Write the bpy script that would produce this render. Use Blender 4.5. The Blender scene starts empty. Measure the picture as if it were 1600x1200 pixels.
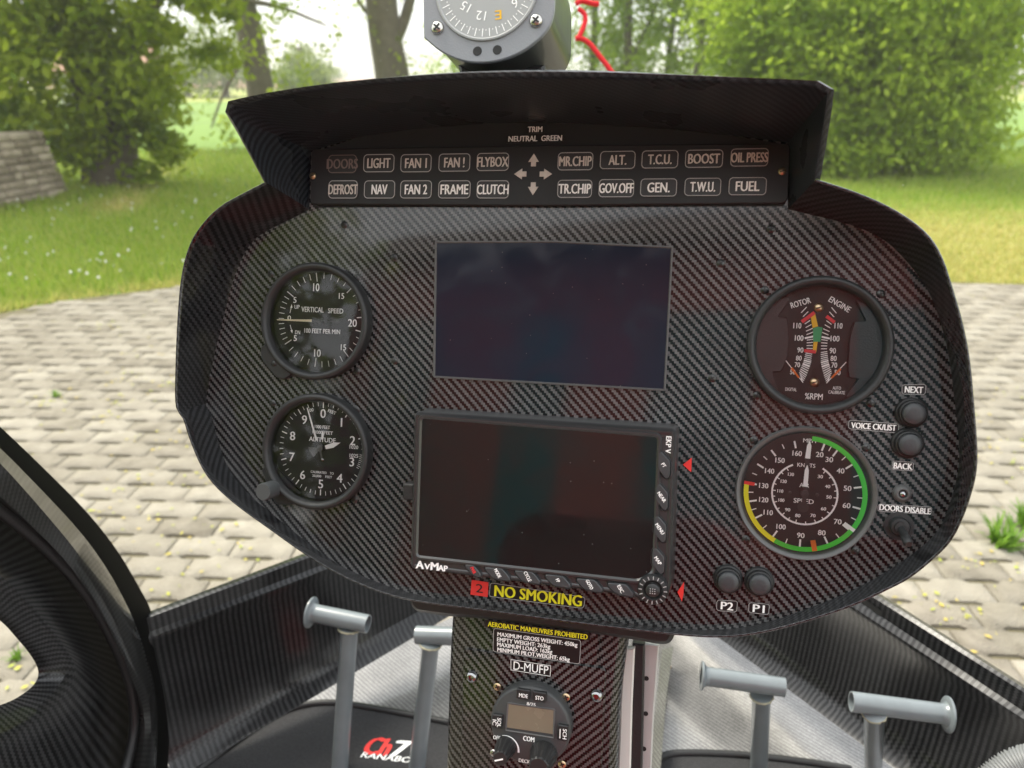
import bpy, bmesh, math, random
import numpy as np
from mathutils import Vector, Matrix
random.seed(7); rng = np.random.default_rng(7)
R = math.radians
scene = bpy.context.scene
C = scene.collection

# ------------------------------------------------------------------ camera, sky, sun, exposure
F = 1203.0; PITCH = R(21.8); EYE = Vector((0, 0, 1.4))
AX = Vector((1, 0, 0)); FW = Vector((0, math.cos(PITCH), -math.sin(PITCH))); DN = Vector((0, -math.sin(PITCH), -math.cos(PITCH)))
cd = bpy.data.cameras.new('camera'); cam = bpy.data.objects.new('camera', cd); C.objects.link(cam)
cam.location = EYE; cam.rotation_euler = (R(90) - PITCH, 0, 0)
cd.sensor_width = 36.0; cd.lens = 36.0 * F / 1600.0; cd.clip_start = 0.02; cd.clip_end = 3000
cd.dof.use_dof = True; cd.dof.focus_distance = 0.53; cd.dof.aperture_fstop = 8.8
scene.camera = cam
SUN_EL, SUN_AZ = R(56), R(-50)          # azimuth from +Y towards +X
w = bpy.data.worlds.new('World'); scene.world = w; w.use_nodes = True
nt = w.node_tree; nt.nodes.clear()
out = nt.nodes.new('ShaderNodeOutputWorld'); bg = nt.nodes.new('ShaderNodeBackground'); bg.inputs['Strength'].default_value = 0.13
sky = nt.nodes.new('ShaderNodeTexSky'); sky.sky_type = 'NISHITA'; sky.sun_disc = False
sky.sun_elevation = SUN_EL; sky.sun_rotation = SUN_AZ; sky.dust_density = 3.0; sky.air_density = 1.2
tc = nt.nodes.new('ShaderNodeTexCoord'); ns = nt.nodes.new('ShaderNodeTexNoise'); ns.inputs['Scale'].default_value = 2.2; ns.inputs['Detail'].default_value = 6
cr = nt.nodes.new('ShaderNodeValToRGB'); cr.color_ramp.elements[0].position = 0.30; cr.color_ramp.elements[1].position = 0.55
cr.color_ramp.elements[0].color = (.55, .55, .55, 1); cr.color_ramp.elements[1].color = (1, 1, 1, 1)
mx = nt.nodes.new('ShaderNodeMixRGB'); mx.inputs[2].default_value = (8.2, 8.4, 8.6, 1)
nt.links.new(tc.outputs['Generated'], ns.inputs['Vector']); nt.links.new(ns.outputs['Fac'], cr.inputs['Fac'])
nt.links.new(cr.outputs['Color'], mx.inputs[0]); nt.links.new(sky.outputs['Color'], mx.inputs[1])
nt.links.new(mx.outputs[0], bg.inputs['Color']); nt.links.new(bg.outputs[0], out.inputs['Surface'])
sl = bpy.data.lights.new('sun', 'SUN'); sl.energy = 2.9; sl.angle = R(24); sl.color = (1, .93, .80)
so = bpy.data.objects.new('sun', sl); C.objects.link(so)
sd = Vector((math.sin(SUN_AZ) * math.cos(SUN_EL), math.cos(SUN_AZ) * math.cos(SUN_EL), math.sin(SUN_EL)))
so.rotation_euler = sd.to_track_quat('Z', 'Y').to_euler()
vs = scene.view_settings; scene.display_settings.display_device = 'sRGB'
vs.view_transform = 'Standard'; vs.look = 'None'; vs.gamma = 1.0; vs.use_curve_mapping = False; vs.exposure = 1.0
cy = scene.cycles; cy.use_denoising = True; cy.denoising_prefilter = 'ACCURATE'; cy.max_bounces = 8; cy.transparent_max_bounces = 16; cy.sample_clamp_indirect = 6

# ------------------------------------------------------------------ helpers: picture rays, frames
def ray(px, py): return FW + AX * ((px - 800) / F) + DN * ((py - 600) / F)
def at_depth(px, py, d): return EYE + ray(px, py) * d
def at_y(px, py, y): r = ray(px, py); return EYE + r * (y / r.y)
def at_z(px, py, z): r = ray(px, py); return EYE + r * ((z - 1.4) / r.z)
def on_plane(px, py, p, n): r = ray(px, py); return EYE + r * ((Vector(p) - EYE).dot(n) / r.dot(n))
def ground(px, py): return at_z(px, py, 0.0)

class Frame:
    """A flat working frame: x right, y up, z towards the pilot."""
    def __init__(s, o, u, v, n): s.o, s.u, s.v, s.n = o, u, v, n
    def px(s, x, y, z=0.0):
        p = on_plane(x, y, s.o + s.n * z, s.n) - s.o
        return p.dot(s.u), p.dot(s.v)
    def shift(s, x, y, z=0.0): return Frame(s.o + s.u * x + s.v * y + s.n * z, s.u, s.v, s.n)
    def mat(s): 
        m = Matrix((s.u, s.v, s.n)).transposed().to_4x4(); m.translation = s.o; return m
    def world(s, x, y, z): return s.o + s.u * x + s.v * y + s.n * z
a_, b_, r_ = R(-13.584), R(-2.125), R(2.649)
nc = Vector((-math.sin(a_) * math.cos(b_), math.sin(b_), math.cos(a_) * math.cos(b_)))   # away, in camera axes
uc = (Vector((1, 0, 0)) - nc * nc.x).normalized(); vc = nc.cross(uc)
u2 = uc * math.cos(r_) + vc * math.sin(r_); v2 = -uc * math.sin(r_) + vc * math.cos(r_)
def c2w(c): return AX * c.x + DN * c.y + FW * c.z
PAN = Frame(EYE + FW * 0.52, c2w(u2), -c2w(v2), -c2w(nc))

# ------------------------------------------------------------------ materials
def new_mat(name):
    m = bpy.data.materials.new(name); m.use_nodes = True
    return m, m.node_tree, m.node_tree.nodes['Principled BSDF']
def pmat(name, col, rough=.5, metal=0.0, coat=0.0, spec=.5, noise=0.0, nscale=60.0, bump=0.0, bscale=200.0, coat_rough=.05):
    m, t, b = new_mat(name)
    b.inputs['Base Color'].default_value = (*col, 1); b.inputs['Roughness'].default_value = rough
    b.inputs['Metallic'].default_value = metal; b.inputs['Coat Weight'].default_value = coat
    b.inputs['Coat Roughness'].default_value = coat_rough; b.inputs['Specular IOR Level'].default_value = spec
    if noise or bump:
        c = t.nodes.new('ShaderNodeTexCoord')
    if noise:
        n = t.nodes.new('ShaderNodeTexNoise'); n.inputs['Scale'].default_value = nscale; n.inputs['Detail'].default_value = 5
        t.links.new(c.outputs['Object'], n.inputs['Vector'])
        r = t.nodes.new('ShaderNodeMixRGB'); r.inputs[1].default_value = (*[k * (1 - noise) for k in col], 1); r.inputs[2].default_value = (*[min(1, k * (1 + noise)) for k in col], 1)
        t.links.new(n.outputs['Fac'], r.inputs[0]); t.links.new(r.outputs[0], b.inputs['Base Color'])
        mr = t.nodes.new('ShaderNodeMapRange'); mr.inputs['To Min'].default_value = max(0, rough - .1); mr.inputs['To Max'].default_value = min(1, rough + .12)
        t.links.new(n.outputs['Fac'], mr.inputs['Value']); t.links.new(mr.outputs[0], b.inputs['Roughness'])
    if bump:
        n2 = t.nodes.new('ShaderNodeTexNoise'); n2.inputs['Scale'].default_value = bscale; n2.inputs['Detail'].default_value = 4
        t.links.new(c.outputs['Object'], n2.inputs['Vector'])
        bp = t.nodes.new('ShaderNodeBump'); bp.inputs['Strength'].default_value = bump; bp.inputs['Distance'].default_value = .002
        t.links.new(n2.outputs['Fac'], bp.inputs['Height']); t.links.new(bp.outputs[0], b.inputs['Normal'])
    return m
def carbon(name, tow=.0015, light=(.115, .114, .116), dark=(.0025, .0025, .003), rot=0.0, coat=1.0, crough=.06, rough=.45, metal=.35, warp=.35):
    """2x2 twill carbon weave under lacquer, laid out on the UV map in metres."""
    m, t, b = new_mat(name); N = t.nodes.new; L = t.links.new
    uv = N('ShaderNodeUVMap'); uv.uv_map = 'UVMap'
    mp = N('ShaderNodeMapping'); mp.inputs['Scale'].default_value = (1 / tow, 1 / tow, 1); mp.inputs['Rotation'].default_value = (0, 0, rot)
    nz = N('ShaderNodeTexNoise'); nz.inputs['Scale'].default_value = 25; nz.inputs['Detail'].default_value = 2
    va = N('ShaderNodeVectorMath'); va.operation = 'MULTIPLY_ADD'; va.inputs[1].default_value = (warp, warp, 0)
    L(uv.outputs[0], mp.inputs[0]); L(uv.outputs[0], nz.inputs['Vector'])
    L(nz.outputs['Color'], va.inputs[0]); L(mp.outputs[0], va.inputs[2])
    sp = N('ShaderNodeSeparateXYZ'); L(va.outputs[0], sp.inputs[0])
    def mth(op, a, bb=None):
        q = N('ShaderNodeMath'); q.operation = op
        for i, k in enumerate((a, bb)):
            if k is None: continue
            if isinstance(k, (int, float)): q.inputs[i].default_value = k
            else: L(k, q.inputs[i])
        return q.outputs[0]
    fx = mth('FLOOR', sp.outputs[0]); fy = mth('FLOOR', sp.outputs[1])
    md = mth('FLOORED_MODULO', mth('ADD', fx, fy), 4.0); on = mth('LESS_THAN', md, 1.5)
    wn = N('ShaderNodeTexWhiteNoise'); wn.noise_dimensions = '2D'
    cb = N('ShaderNodeCombineXYZ'); L(fx, cb.inputs[0]); L(fy, cb.inputs[1]); L(cb.outputs[0], wn.inputs['Vector'])
    jit = mth('MULTIPLY_ADD', wn.outputs['Value'], .35); jit.node.inputs[2].default_value = .8
    mixc = N('ShaderNodeMixRGB'); mixc.inputs[1].default_value = (*dark, 1); mixc.inputs[2].default_value = (*light, 1); L(on, mixc.inputs[0])  # fibre sheen painted as light and dark tow colours
    nv_ = N('ShaderNodeTexNoise'); nv_.inputs['Scale'].default_value = 14; nv_.inputs['Detail'].default_value = 4; L(uv.outputs[0], nv_.inputs['Vector'])
    jit = mth('MULTIPLY', jit, mth('MULTIPLY_ADD', nv_.outputs['Fac'], 1.1)); jit.node.inputs[1].links[0].from_node.inputs[2].default_value = .45
    rv = mth('MULTIPLY_ADD', nv_.outputs['Fac'], .10); rv.node.inputs[2].default_value = max(0, crough - .05); L(rv, b.inputs['Coat Roughness'])
    hs = N('ShaderNodeVectorMath'); hs.operation = 'SCALE'; L(mixc.outputs[0], hs.inputs[0]); L(jit, hs.inputs['Scale'])
    L(hs.outputs[0], b.inputs['Base Color'])
    b.inputs['Metallic'].default_value = metal; b.inputs['Roughness'].default_value = rough
    b.inputs['Coat Weight'].default_value = coat; b.inputs['Coat Roughness'].default_value = crough; b.inputs['Coat IOR'].default_value = 1.5; b.inputs['Specular IOR Level'].default_value = .15
    return m
def smudged(m, amt=.16):
    t = m.node_tree; b = t.nodes['Principled BSDF']; N = t.nodes.new; L = t.links.new; c = N('ShaderNodeTexCoord')
    n = N('ShaderNodeTexNoise'); n.inputs['Scale'].default_value = 28; n.inputs['Detail'].default_value = 3; n.inputs['Distortion'].default_value = 1.5; L(c.outputs['Object'], n.inputs['Vector'])
    mr = N('ShaderNodeMapRange'); mr.inputs['From Min'].default_value = .4; mr.inputs['From Max'].default_value = .7; mr.inputs['To Min'].default_value = .06; mr.inputs['To Max'].default_value = .06 + amt; L(n.outputs['Fac'], mr.inputs['Value']); L(mr.outputs[0], b.inputs['Roughness'])
    v = N('ShaderNodeTexVoronoi'); v.inputs['Scale'].default_value = 420; L(c.outputs['Object'], v.inputs['Vector'])
    w_ = N('ShaderNodeTexWhiteNoise'); L(v.outputs['Position'], w_.inputs['Vector'])
    a1 = N('ShaderNodeMath'); a1.operation = 'LESS_THAN'; a1.inputs[1].default_value = .16; L(v.outputs['Distance'], a1.inputs[0])
    a2 = N('ShaderNodeMath'); a2.operation = 'GREATER_THAN'; a2.inputs[1].default_value = .972; L(w_.outputs['Value'], a2.inputs[0])
    a3 = N('ShaderNodeMath'); a3.operation = 'MULTIPLY'; L(a1.outputs[0], a3.inputs[0]); L(a2.outputs[0], a3.inputs[1])
    col = b.inputs['Base Color']; mx_ = N('ShaderNodeMixRGB'); mx_.inputs[2].default_value = (.13, .125, .115, 1); mx_.inputs[1].default_value = tuple(col.default_value)
    if col.is_linked: L(col.links[0].from_socket, mx_.inputs[1])
    L(a3.outputs[0], mx_.inputs[0]); L(mx_.outputs[0], col); return m
def emis_free_leaf(name, c0, c1, trans=.45):
    m, t, b = new_mat(name); N = t.nodes.new; L = t.links.new
    at = N('ShaderNodeAttribute'); at.attribute_name = 'tint'; at.attribute_type = 'GEOMETRY'
    mix = N('ShaderNodeMixRGB'); mix.inputs[1].default_value = (*c0, 1); mix.inputs[2].default_value = (*c1, 1); L(at.outputs['Fac'], mix.inputs[0])
    L(mix.outputs[0], b.inputs['Base Color']); b.inputs['Roughness'].default_value = .5; b.inputs['Specular IOR Level'].default_value = .3
    tr = N('ShaderNodeBsdfTranslucent'); L(mix.outputs[0], tr.inputs['Color'])
    ms = N('ShaderNodeMixShader'); ms.inputs[0].default_value = trans
    L(b.outputs[0], ms.inputs[1]); L(tr.outputs[0], ms.inputs[2]); L(ms.outputs[0], t.nodes['Material Output'].inputs['Surface'])
    return m
def glass_mat(name, rough=.02, tint=1.0):
    m = bpy.data.materials.new(name); m.use_nodes = True; t = m.node_tree; t.nodes.clear(); N = t.nodes.new; L = t.links.new
    o = N('ShaderNodeOutputMaterial'); tr = N('ShaderNodeBsdfTransparent'); g = N('ShaderNodeBsdfGlossy'); fr = N('ShaderNodeFresnel'); ms = N('ShaderNodeMixShader')
    tr.inputs[0].default_value = (tint, tint, tint, 1); g.inputs['Roughness'].default_value = rough; fr.inputs['IOR'].default_value = 1.5
    L(fr.outputs[0], ms.inputs[0]); L(tr.outputs[0], ms.inputs[1]); L(g.outputs[0], ms.inputs[2]); L(ms.outputs[0], o.inputs['Surface'])
    return m
M = {}
M['carbon'] = carbon('carbon_twill')
M['carbon_rim'] = carbon('carbon_twill_dark', light=(.035, .036, .04), dark=(.006, .006, .007), crough=.1)
M['carbon_wall'] = carbon('carbon_wall', tow=.0026, rot=R(45), light=(.032, .032, .034), dark=(.004, .004, .005), crough=.16, rough=.4, coat=.6)
M['carbon_hood'] = carbon('carbon_hood', light=(.034, .040, .050), dark=(.006, .008, .012), crough=.28, coat=.5, metal=.1)
M['carbon_frame'] = carbon('carbon_frame', tow=.002, rot=R(45), light=(.022, .022, .022), dark=(.008, .008, .008), crough=.07, rough=.4)
M['carbon_floor'] = carbon('carbon_floor', tow=.0020, light=(.25, .245, .24), dark=(.15, .148, .146), crough=.12, rough=.35, metal=.5)  # base colours lightened to carry the sky's sheen
M['black_satin'] = pmat('black_satin_plastic', (.018, .018, .019), .42, noise=.15, nscale=90)
M['black_matte'] = pmat('black_matte_plate', (.013, .014, .016), .55, noise=.2, nscale=40)
M['key'] = pmat('grey_key_window', (.02, .02, .021), .4, noise=.15, nscale=150)
M['bezel'] = pmat('bezel_black_paint', (.02, .021, .022), .45, bump=.15, bscale=900)
M['radio_face'] = pmat('radio_grey_paint', (.05, .052, .054), .45, bump=.15, bscale=900)
M['navigator_edge'] = pmat('navigator_plastic', (.032, .032, .033), .28, coat=.6, coat_rough=.2)
M['band_black'] = pmat('black_edge_band', (.004, .004, .004), .6, spec=.02)
M['bezel_grey'] = pmat('bezel_grey_paint', (.1, .1, .1), .45, bump=.15, bscale=900)
M['dial'] = pmat('dial_black', (.012, .012, .012), .7)
M['white'] = pmat('white_ink', (.93, .93, .92), .6)
M['white_dim'] = pmat('translucent_lettering', (.62, .58, .54), .6, noise=.25, nscale=300)
M['white_old'] = pmat('faded_lettering', (.18, .14, .13), .6)
M['outline'] = pmat('grey_outline_ink', (.42, .42, .42), .6)
M['cream'] = pmat('cream_needle', (.75, .68, .48), .5)
M['yellow'] = pmat('yellow_ink', (.85, .8, .02), .5)
M['amber'] = pmat('amber_paint', (.85, .48, .01), .5)
M['green'] = pmat('green_paint', (.06, .6, .05), .5)
M['green_dark'] = pmat('teal_green_paint', (.02, .33, .12), .5)
M['red'] = pmat('red_paint', (.72, .03, .04), .5)
M['red_paper'] = pmat('red_paper', (.8, .035, .03), .6)
M['orange'] = pmat('orange_paint', (.75, .17, .02), .5)
M['label'] = pmat('black_label_vinyl', (.008, .008, .009), .35)
M['screen'] = pmat('dark_screen', (.010, .016, .030), .12, spec=.42, noise=.25, nscale=14)
M['screen_gps'] = pmat('dark_screen_gps', (.006, .011, .011), .1, coat=.3, noise=.2, nscale=20)
smudged(M['screen']); smudged(M['screen_gps'], .12)
M['lcd'] = pmat('lcd_beige', (.2, .165, .12), .25, noise=.1, nscale=60)
M['screw'] = pmat('black_oxide_screw', (.07, .07, .07), .3, metal=.9)
M['steel'] = pmat('bright_screw', (.55, .53, .5), .25, metal=1.0)
M['chrome'] = pmat('dark_chrome', (.35, .35, .36), .15, metal=1.0)
M['brass'] = pmat('brass_screw', (.6, .45, .28), .28, metal=1.0)
M['recess'] = pmat('screw_recess', (.01, .01, .01), .6)
M['rubber'] = pmat('black_rubber', (.014, .014, .015), .5, bump=.2, bscale=500)
M['button_cap'] = pmat('grey_button_cap', (.045, .048, .052), .4, bump=.1, bscale=900)
M['knob'] = pmat('knob_grey', (.06, .065, .068), .5, bump=.1, bscale=900)
M['pedal'] = pmat('grey_blue_paint', (.155, .178, .19), .32, coat=.5, noise=.2, nscale=45, coat_rough=.15)
M['rust'] = pmat('yellowed_edge', (.36, .34, .24), .4, noise=.3, nscale=90)
M['hole'] = pmat('tube_inside', (.02, .02, .02), .7)
M['carpet'] = pmat('black_carpet', (.03, .03, .032), .95, noise=.7, nscale=260, bump=1.0, bscale=600)
M['compass_grey'] = pmat('compass_grey_paint', (.25, .26, .28), .45, bump=.1, bscale=800)
M['compass_body'] = pmat('compass_body_olive', (.05, .053, .05), .35, coat=.35, noise=.2, nscale=30)
M['compass_card'] = pmat('compass_card', (.36, .37, .37), .5)
M['yarn'] = pmat('red_yarn', (.75, .02, .03), .9, bump=.8, bscale=900)
M['alu'] = pmat('aluminium_strip', (.5, .51, .5), .5, metal=.3, noise=.12, nscale=30)
M['white_plastic'] = pmat('white_gloss_strip', (.7, .7, .66), .35, coat=.3)
M['hose'] = pmat('grey_hose', (.16, .165, .17), .5)
M['seat_red'] = pmat('red_upholstery', (.36, .018, .025), .6, noise=.2, nscale=12)
M['glass'] = glass_mat('gauge_glass')

# ------------------------------------------------------------------ objects
def link(name, me, mat, parent=None, mw=None, smooth=False):
    o = bpy.data.objects.new(name, me); C.objects.link(o)
    if mat is not None: me.materials.append(mat)
    if smooth:
        me.polygons.foreach_set('use_smooth', [True] * len(me.polygons))
    if parent is not None: o.parent = parent
    elif mw is not None: o.matrix_world = mw
    return o
def build(name, bm, mat, parent=None, mw=None, smooth=False, label=None, angle=None):
    me = bpy.data.meshes.new(name); bm.normal_update(); bm.to_mesh(me); bm.free()
    o = link(name, me, mat, parent, mw, smooth)
    if smooth and angle is not None:
        me.set_sharp_from_angle(angle=R(angle))
    if label: o['label'] = label
    return o
def tag(o, label=None, cat=None, group=None, kind=None):
    if label: o['label'] = label
    if cat: o['category'] = cat
    if group: o['group'] = group
    if kind: o['kind'] = kind
    return o
def thing(name, label, cat, fr=None, group=None, loc=None):
    o = bpy.data.objects.new(name, None); C.objects.link(o); o.empty_display_size = .02
    if fr is not None: o.matrix_world = fr.mat()
    if loc is not None: o.location = loc
    return tag(o, label, cat, group)
BM = bmesh.new
def poly(bm, pts, z0, z1, bev=0.0):
    """prism between z0 and z1; with bev the top edge is chamfered inward"""
    n = len(pts)
    area = sum(pts[i][0] * pts[(i + 1) % n][1] - pts[(i + 1) % n][0] * pts[i][1] for i in range(n))
    if area < 0: pts = pts[::-1]
    lo = [bm.verts.new((x, y, z0)) for x, y in pts]
    rings = [lo]
    if bev:
        rings.append([bm.verts.new((x, y, z1 - bev)) for x, y in pts])
        ins = []
        for i in range(n):
            p, c, q = Vector(pts[i - 1]), Vector(pts[i]), Vector(pts[(i + 1) % n])
            d1 = (c - p).normalized(); d2 = (q - c).normalized()
            nn = Vector((-d1.y - d2.y, d1.x + d2.x)); l = nn.length
            nn = nn / l if l > 1e-6 else Vector((-d1.y, d1.x))
            k = bev / max(.4, nn.dot(Vector((-d1.y, d1.x))))
            ins.append(c + nn * k)
        rings.append([bm.verts.new((p.x, p.y, z1)) for p in ins])
    else:
        rings.append([bm.verts.new((x, y, z1)) for x, y in pts])
    for a, b in zip(rings, rings[1:]):
        for i in range(n): bm.faces.new((a[i], a[(i + 1) % n], b[(i + 1) % n], b[i]))
    bm.faces.new(rings[-1]); 
def flat(bm, pts, z):
    n = len(pts); area = sum(pts[i][0] * pts[(i + 1) % n][1] - pts[(i + 1) % n][0] * pts[i][1] for i in range(n))
    if area < 0: pts = pts[::-1]
    return bm.faces.new([bm.verts.new((x, y, z)) for x, y in pts])
def rr(cx, cy, w, h, r, k=5):
    p = []
    for sx, sy, a0 in ((1, 1, 0), (-1, 1, 90), (-1, -1, 180), (1, -1, 270)):
        for i in range(k + 1):
            a = R(a0 + 90 * i / k); p.append((cx + sx * (w / 2 - r) + r * math.cos(a), cy + sy * (h / 2 - r) + r * math.sin(a)))
    return p
def round_poly(pts, r, k=4):
    n = len(pts); o = []
    for i in range(n):
        p, c, q = Vector(pts[i - 1]), Vector(pts[i]), Vector(pts[(i + 1) % n])
        d1 = min(r, (p - c).length * .45); d2 = min(r, (q - c).length * .45)
        a = c + (p - c).normalized() * d1; b = c + (q - c).normalized() * d2
        for j in range(k + 1):
            t = j / k; v = a * (1 - t) ** 2 + c * 2 * t * (1 - t) + b * t * t; o.append((v.x, v.y))
    return o
def frame_line(bm, pts, wd, z):
    """thin closed outline"""
    n = len(pts); c = Vector((sum(p[0] for p in pts) / n, sum(p[1] for p in pts) / n))
    ins = []
    for i in range(n):
        p, q = Vector(pts[i - 1]), Vector(pts[(i + 1) % n]); d = (q - p).normalized(); nn = Vector((-d.y, d.x))
        if nn.dot(c - Vector(pts[i])) < 0: nn = -nn
        ins.append(Vector(pts[i]) + nn * wd)
    A = [bm.verts.new((x, y, z)) for x, y in pts]; B = [bm.verts.new((p.x, p.y, z)) for p in ins]
    for i in range(n): bm.faces.new((A[i], A[(i + 1) % n], B[(i + 1) % n], B[i]))
def lathe(bm, prof, cx=0, cy=0, n=64, cap=True):
    rings = []
    for r, z in prof:
        if r < 1e-7: rings.append([bm.verts.new((cx, cy, z))])
        else: rings.append([bm.verts.new((cx + r * math.cos(2 * math.pi * i / n), cy + r * math.sin(2 * math.pi * i / n), z)) for i in range(n)])
    for a, b in zip(rings, rings[1:]):
        for i in range(n):
            j = (i + 1) % n
            if len(a) == 1: bm.faces.new((a[0], b[j], b[i])) if False else bm.faces.new((a[0], b[i], b[j]))
            elif len(b) == 1: bm.faces.new((a[i], a[j], b[0]))
            else: bm.faces.new((a[i], a[j], b[j], b[i]))
def arc(bm, r0, r1, a0, a1, z, cx=0, cy=0, k=48):
    """flat ring sector, clock angles in degrees (0 = up, clockwise)"""
    k = max(2, int(k * abs(a1 - a0) / 360)); A = []; B = []
    for i in range(k + 1):
        a = R(a0 + (a1 - a0) * i / k); s, c = math.sin(a), math.cos(a)
        A.append(bm.verts.new((cx + r0 * s, cy + r0 * c, z))); B.append(bm.verts.new((cx + r1 * s, cy + r1 * c, z)))
    for i in range(k): bm.faces.new((A[i], A[i + 1], B[i + 1], B[i]))
def bar(bm, x0, y0, x1, y1, wd, z, wd2=None):
    d = Vector((x1 - x0, y1 - y0)).normalized(); n = Vector((-d.y, d.x)); h = wd / 2; k = (wd if wd2 is None else wd2) / 2
    bm.faces.new([bm.verts.new((*q, z)) for q in ((x0 - n.x * h, y0 - n.y * h), (x1 - n.x * k, y1 - n.y * k), (x1 + n.x * k, y1 + n.y * k), (x0 + n.x * h, y0 + n.y * h))])
def tick(bm, ang, r0, r1, wd, z): 
    a = R(ang); bar(bm, r0 * math.sin(a), r0 * math.cos(a), r1 * math.sin(a), r1 * math.cos(a), wd, z)
_tc = {}
def glyphs(s, bold):
    key = (s, bold)
    if key not in _tc:
        cu = bpy.data.curves.new('lettering', 'FONT'); cu.body = s; cu.size = 1; cu.offset = bold; cu.resolution_u = 3; cu.fill_mode = 'BOTH'
        o = bpy.data.objects.new('lettering_source', cu); C.objects.link(o)
        dg = bpy.context.evaluated_depsgraph_get(); me = bpy.data.meshes.new_from_object(o.evaluated_get(dg))
        v = [tuple(q.co[:2]) for q in me.vertices]; f = [tuple(p.vertices) for p in me.polygons]
        bpy.data.objects.remove(o); bpy.data.curves.remove(cu); bpy.data.meshes.remove(me)
        _tc[key] = (v, f)
    return _tc[key]
CAP = [None]
def text(bm, s, cx, cy, cap, width=None, rot=0.0, z=0.0, bold=.02):
    """lettering centred on (cx, cy); cap = capital height, width = total width"""
    if CAP[0] is None:
        v, _ = glyphs('H', 0.0); CAP[0] = max(q[1] for q in v)
    v, f = glyphs(s, 0.0)
    x0 = min(q[0] for q in v); x1 = max(q[0] for q in v); k = cap / CAP[0]; be = cap * (bold * 1.3 + .008)
    kx = (width - 2 * be) / (x1 - x0) if width else k
    c, sn = math.cos(R(rot)), math.sin(R(rot)); xm = (x0 + x1) / 2; ym = CAP[0] / 2
    for m_, (ox, oy) in enumerate(((-be, -be * .3), (be, be * .3), (0, 0))):      # heavier strokes: three passes a hair apart
        vs_ = []
        for x, y in v:
            a, b = (x - xm) * kx + ox, (y - ym) * k + oy
            vs_.append(bm.verts.new((cx + a * c - b * sn, cy + a * sn + b * c, z + m_ * 1.5e-5)))
        for q in f:
            try: bm.faces.new([vs_[i] for i in q])
            except ValueError: pass
def scale_at(fr, px, py, z):
    a = Vector(fr.px(px, py, z)); b = Vector(fr.px(px + 1, py, z)); c = Vector(fr.px(px, py + 1, z))
    return abs(b.x - a.x), abs(c.y - a.y)
def tpx(bm, fr, s, px, py, cap, wpx=None, z=0.0, rot=0.0, bold=.02):
    sx, sy = scale_at(fr, px, py, z); x, y = fr.px(px, py, z)
    text(bm, s, x, y, cap * sy, wpx * (sx if abs(rot) < 45 else sy) if wpx else None, rot, z, bold)
def uv_from(me_or_bm, fn):
    lay = me_or_bm.loops.layers.uv.new('UVMap')
    for f in me_or_bm.faces:
        for l in f.loops: l[lay].uv = fn(l.vert)
def loft(bm, rows, uvs=None, close=False):
    """rows: lists of 3D points (same length); UV = arc length along / across in metres"""
    lay = bm.loops.layers.uv.verify() if bm.loops.layers.uv else bm.loops.layers.uv.new('UVMap')
    V = [[bm.verts.new(p) for p in r] for r in rows]; n = len(rows[0])
    mid = rows[len(rows) // 2]
    cu = [0.0]
    for i in range(1, n): cu.append(cu[-1] + (Vector(mid[i]) - Vector(mid[i - 1])).length)
    cv = [0.0]
    for j in range(1, len(rows)):
        cv.append(cv[-1] + sum((Vector(rows[j][i]) - Vector(rows[j - 1][i])).length for i in range(n)) / n)
    for j in range(len(rows) - 1):
        for i in range(n - 1):
            f = bm.faces.new((V[j][i], V[j][i + 1], V[j + 1][i + 1], V[j + 1][i]))
            for l, (a, b) in zip(f.loops, ((i, j), (i + 1, j), (i + 1, j + 1), (i, j + 1))):
                l[lay].uv = (cu[a], cv[b])
def resample(pts, n):
    P = [Vector(p) for p in pts]; d = [0.0]
    for a, b in zip(P, P[1:]): d.append(d[-1] + (b - a).length)
    o = []
    for i in range(n):
        t = d[-1] * i / (n - 1); k = 0
        while k < len(P) - 2 and d[k + 1] < t: k += 1
        o.append(P[k].lerp(P[k + 1], (t - d[k]) / max(1e-9, d[k + 1] - d[k])))
    return o
def smooth_line(pts, it=2):
    P = [Vector(p) for p in pts]
    for _ in range(it):
        q = [P[0]]
        for a, b in zip(P, P[1:]): q += [a.lerp(b, .25), a.lerp(b, .75)]
        q.append(P[-1]); P = q
    return P
def tube(bm, pts, r, n=14, cap=True, uvl=False):
    P = [Vector(p) for p in pts]; rad = r if isinstance(r, (list, tuple)) else [r] * len(P)
    up = None; rings = []
    for i, p in enumerate(P):
        d = (P[min(i + 1, len(P) - 1)] - P[max(i - 1, 0)]).normalized()
        if up is None: up = d.orthogonal().normalized()
        up = (up - d * up.dot(d)).normalized(); sd_ = d.cross(up)
        rings.append([bm.verts.new(p + (up * math.cos(2 * math.pi * k / n) + sd_ * math.sin(2 * math.pi * k / n)) * rad[i]) for k in range(n)])
    for a, b in zip(rings, rings[1:]):
        for k in range(n): bm.faces.new((a[k], a[(k + 1) % n], b[(k + 1) % n], b[k]))
    if cap:
        bm.faces.new(rings[0][::-1]); bm.faces.new(rings[-1])
def solid(o, th, off=1.0):
    m = o.modifiers.new('thickness', 'SOLIDIFY'); m.thickness = th; m.offset = off; m.use_even_offset = False; return o
def screw_parts(parent, x, y, z, r, mat, name='screw', cross=True, dome=True, rot=20):
    bm = BM(); lathe(bm, [(r * 1.0, z), (r, z + r * .25), (r * .75, z + r * .5), (0, z + r * .55)] if dome else [(r, z), (r * .9, z + r * .15), (0, z + r * .15)], x, y, 18)
    o = build(name, bm, M[mat], parent, smooth=True)
    bm = BM(); zz = z + r * (.6 if dome else .2)
    for k in ((0, 90) if cross else (0,)):
        c, s = math.cos(R(k + rot)) * r * .62, math.sin(R(k + rot)) * r * .62
        bar(bm, x - c, y - s, x + c, y + s, r * .28, zz + k * 1e-7)
    build('screw_recess', bm, M['recess'], o)
    return o

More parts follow.
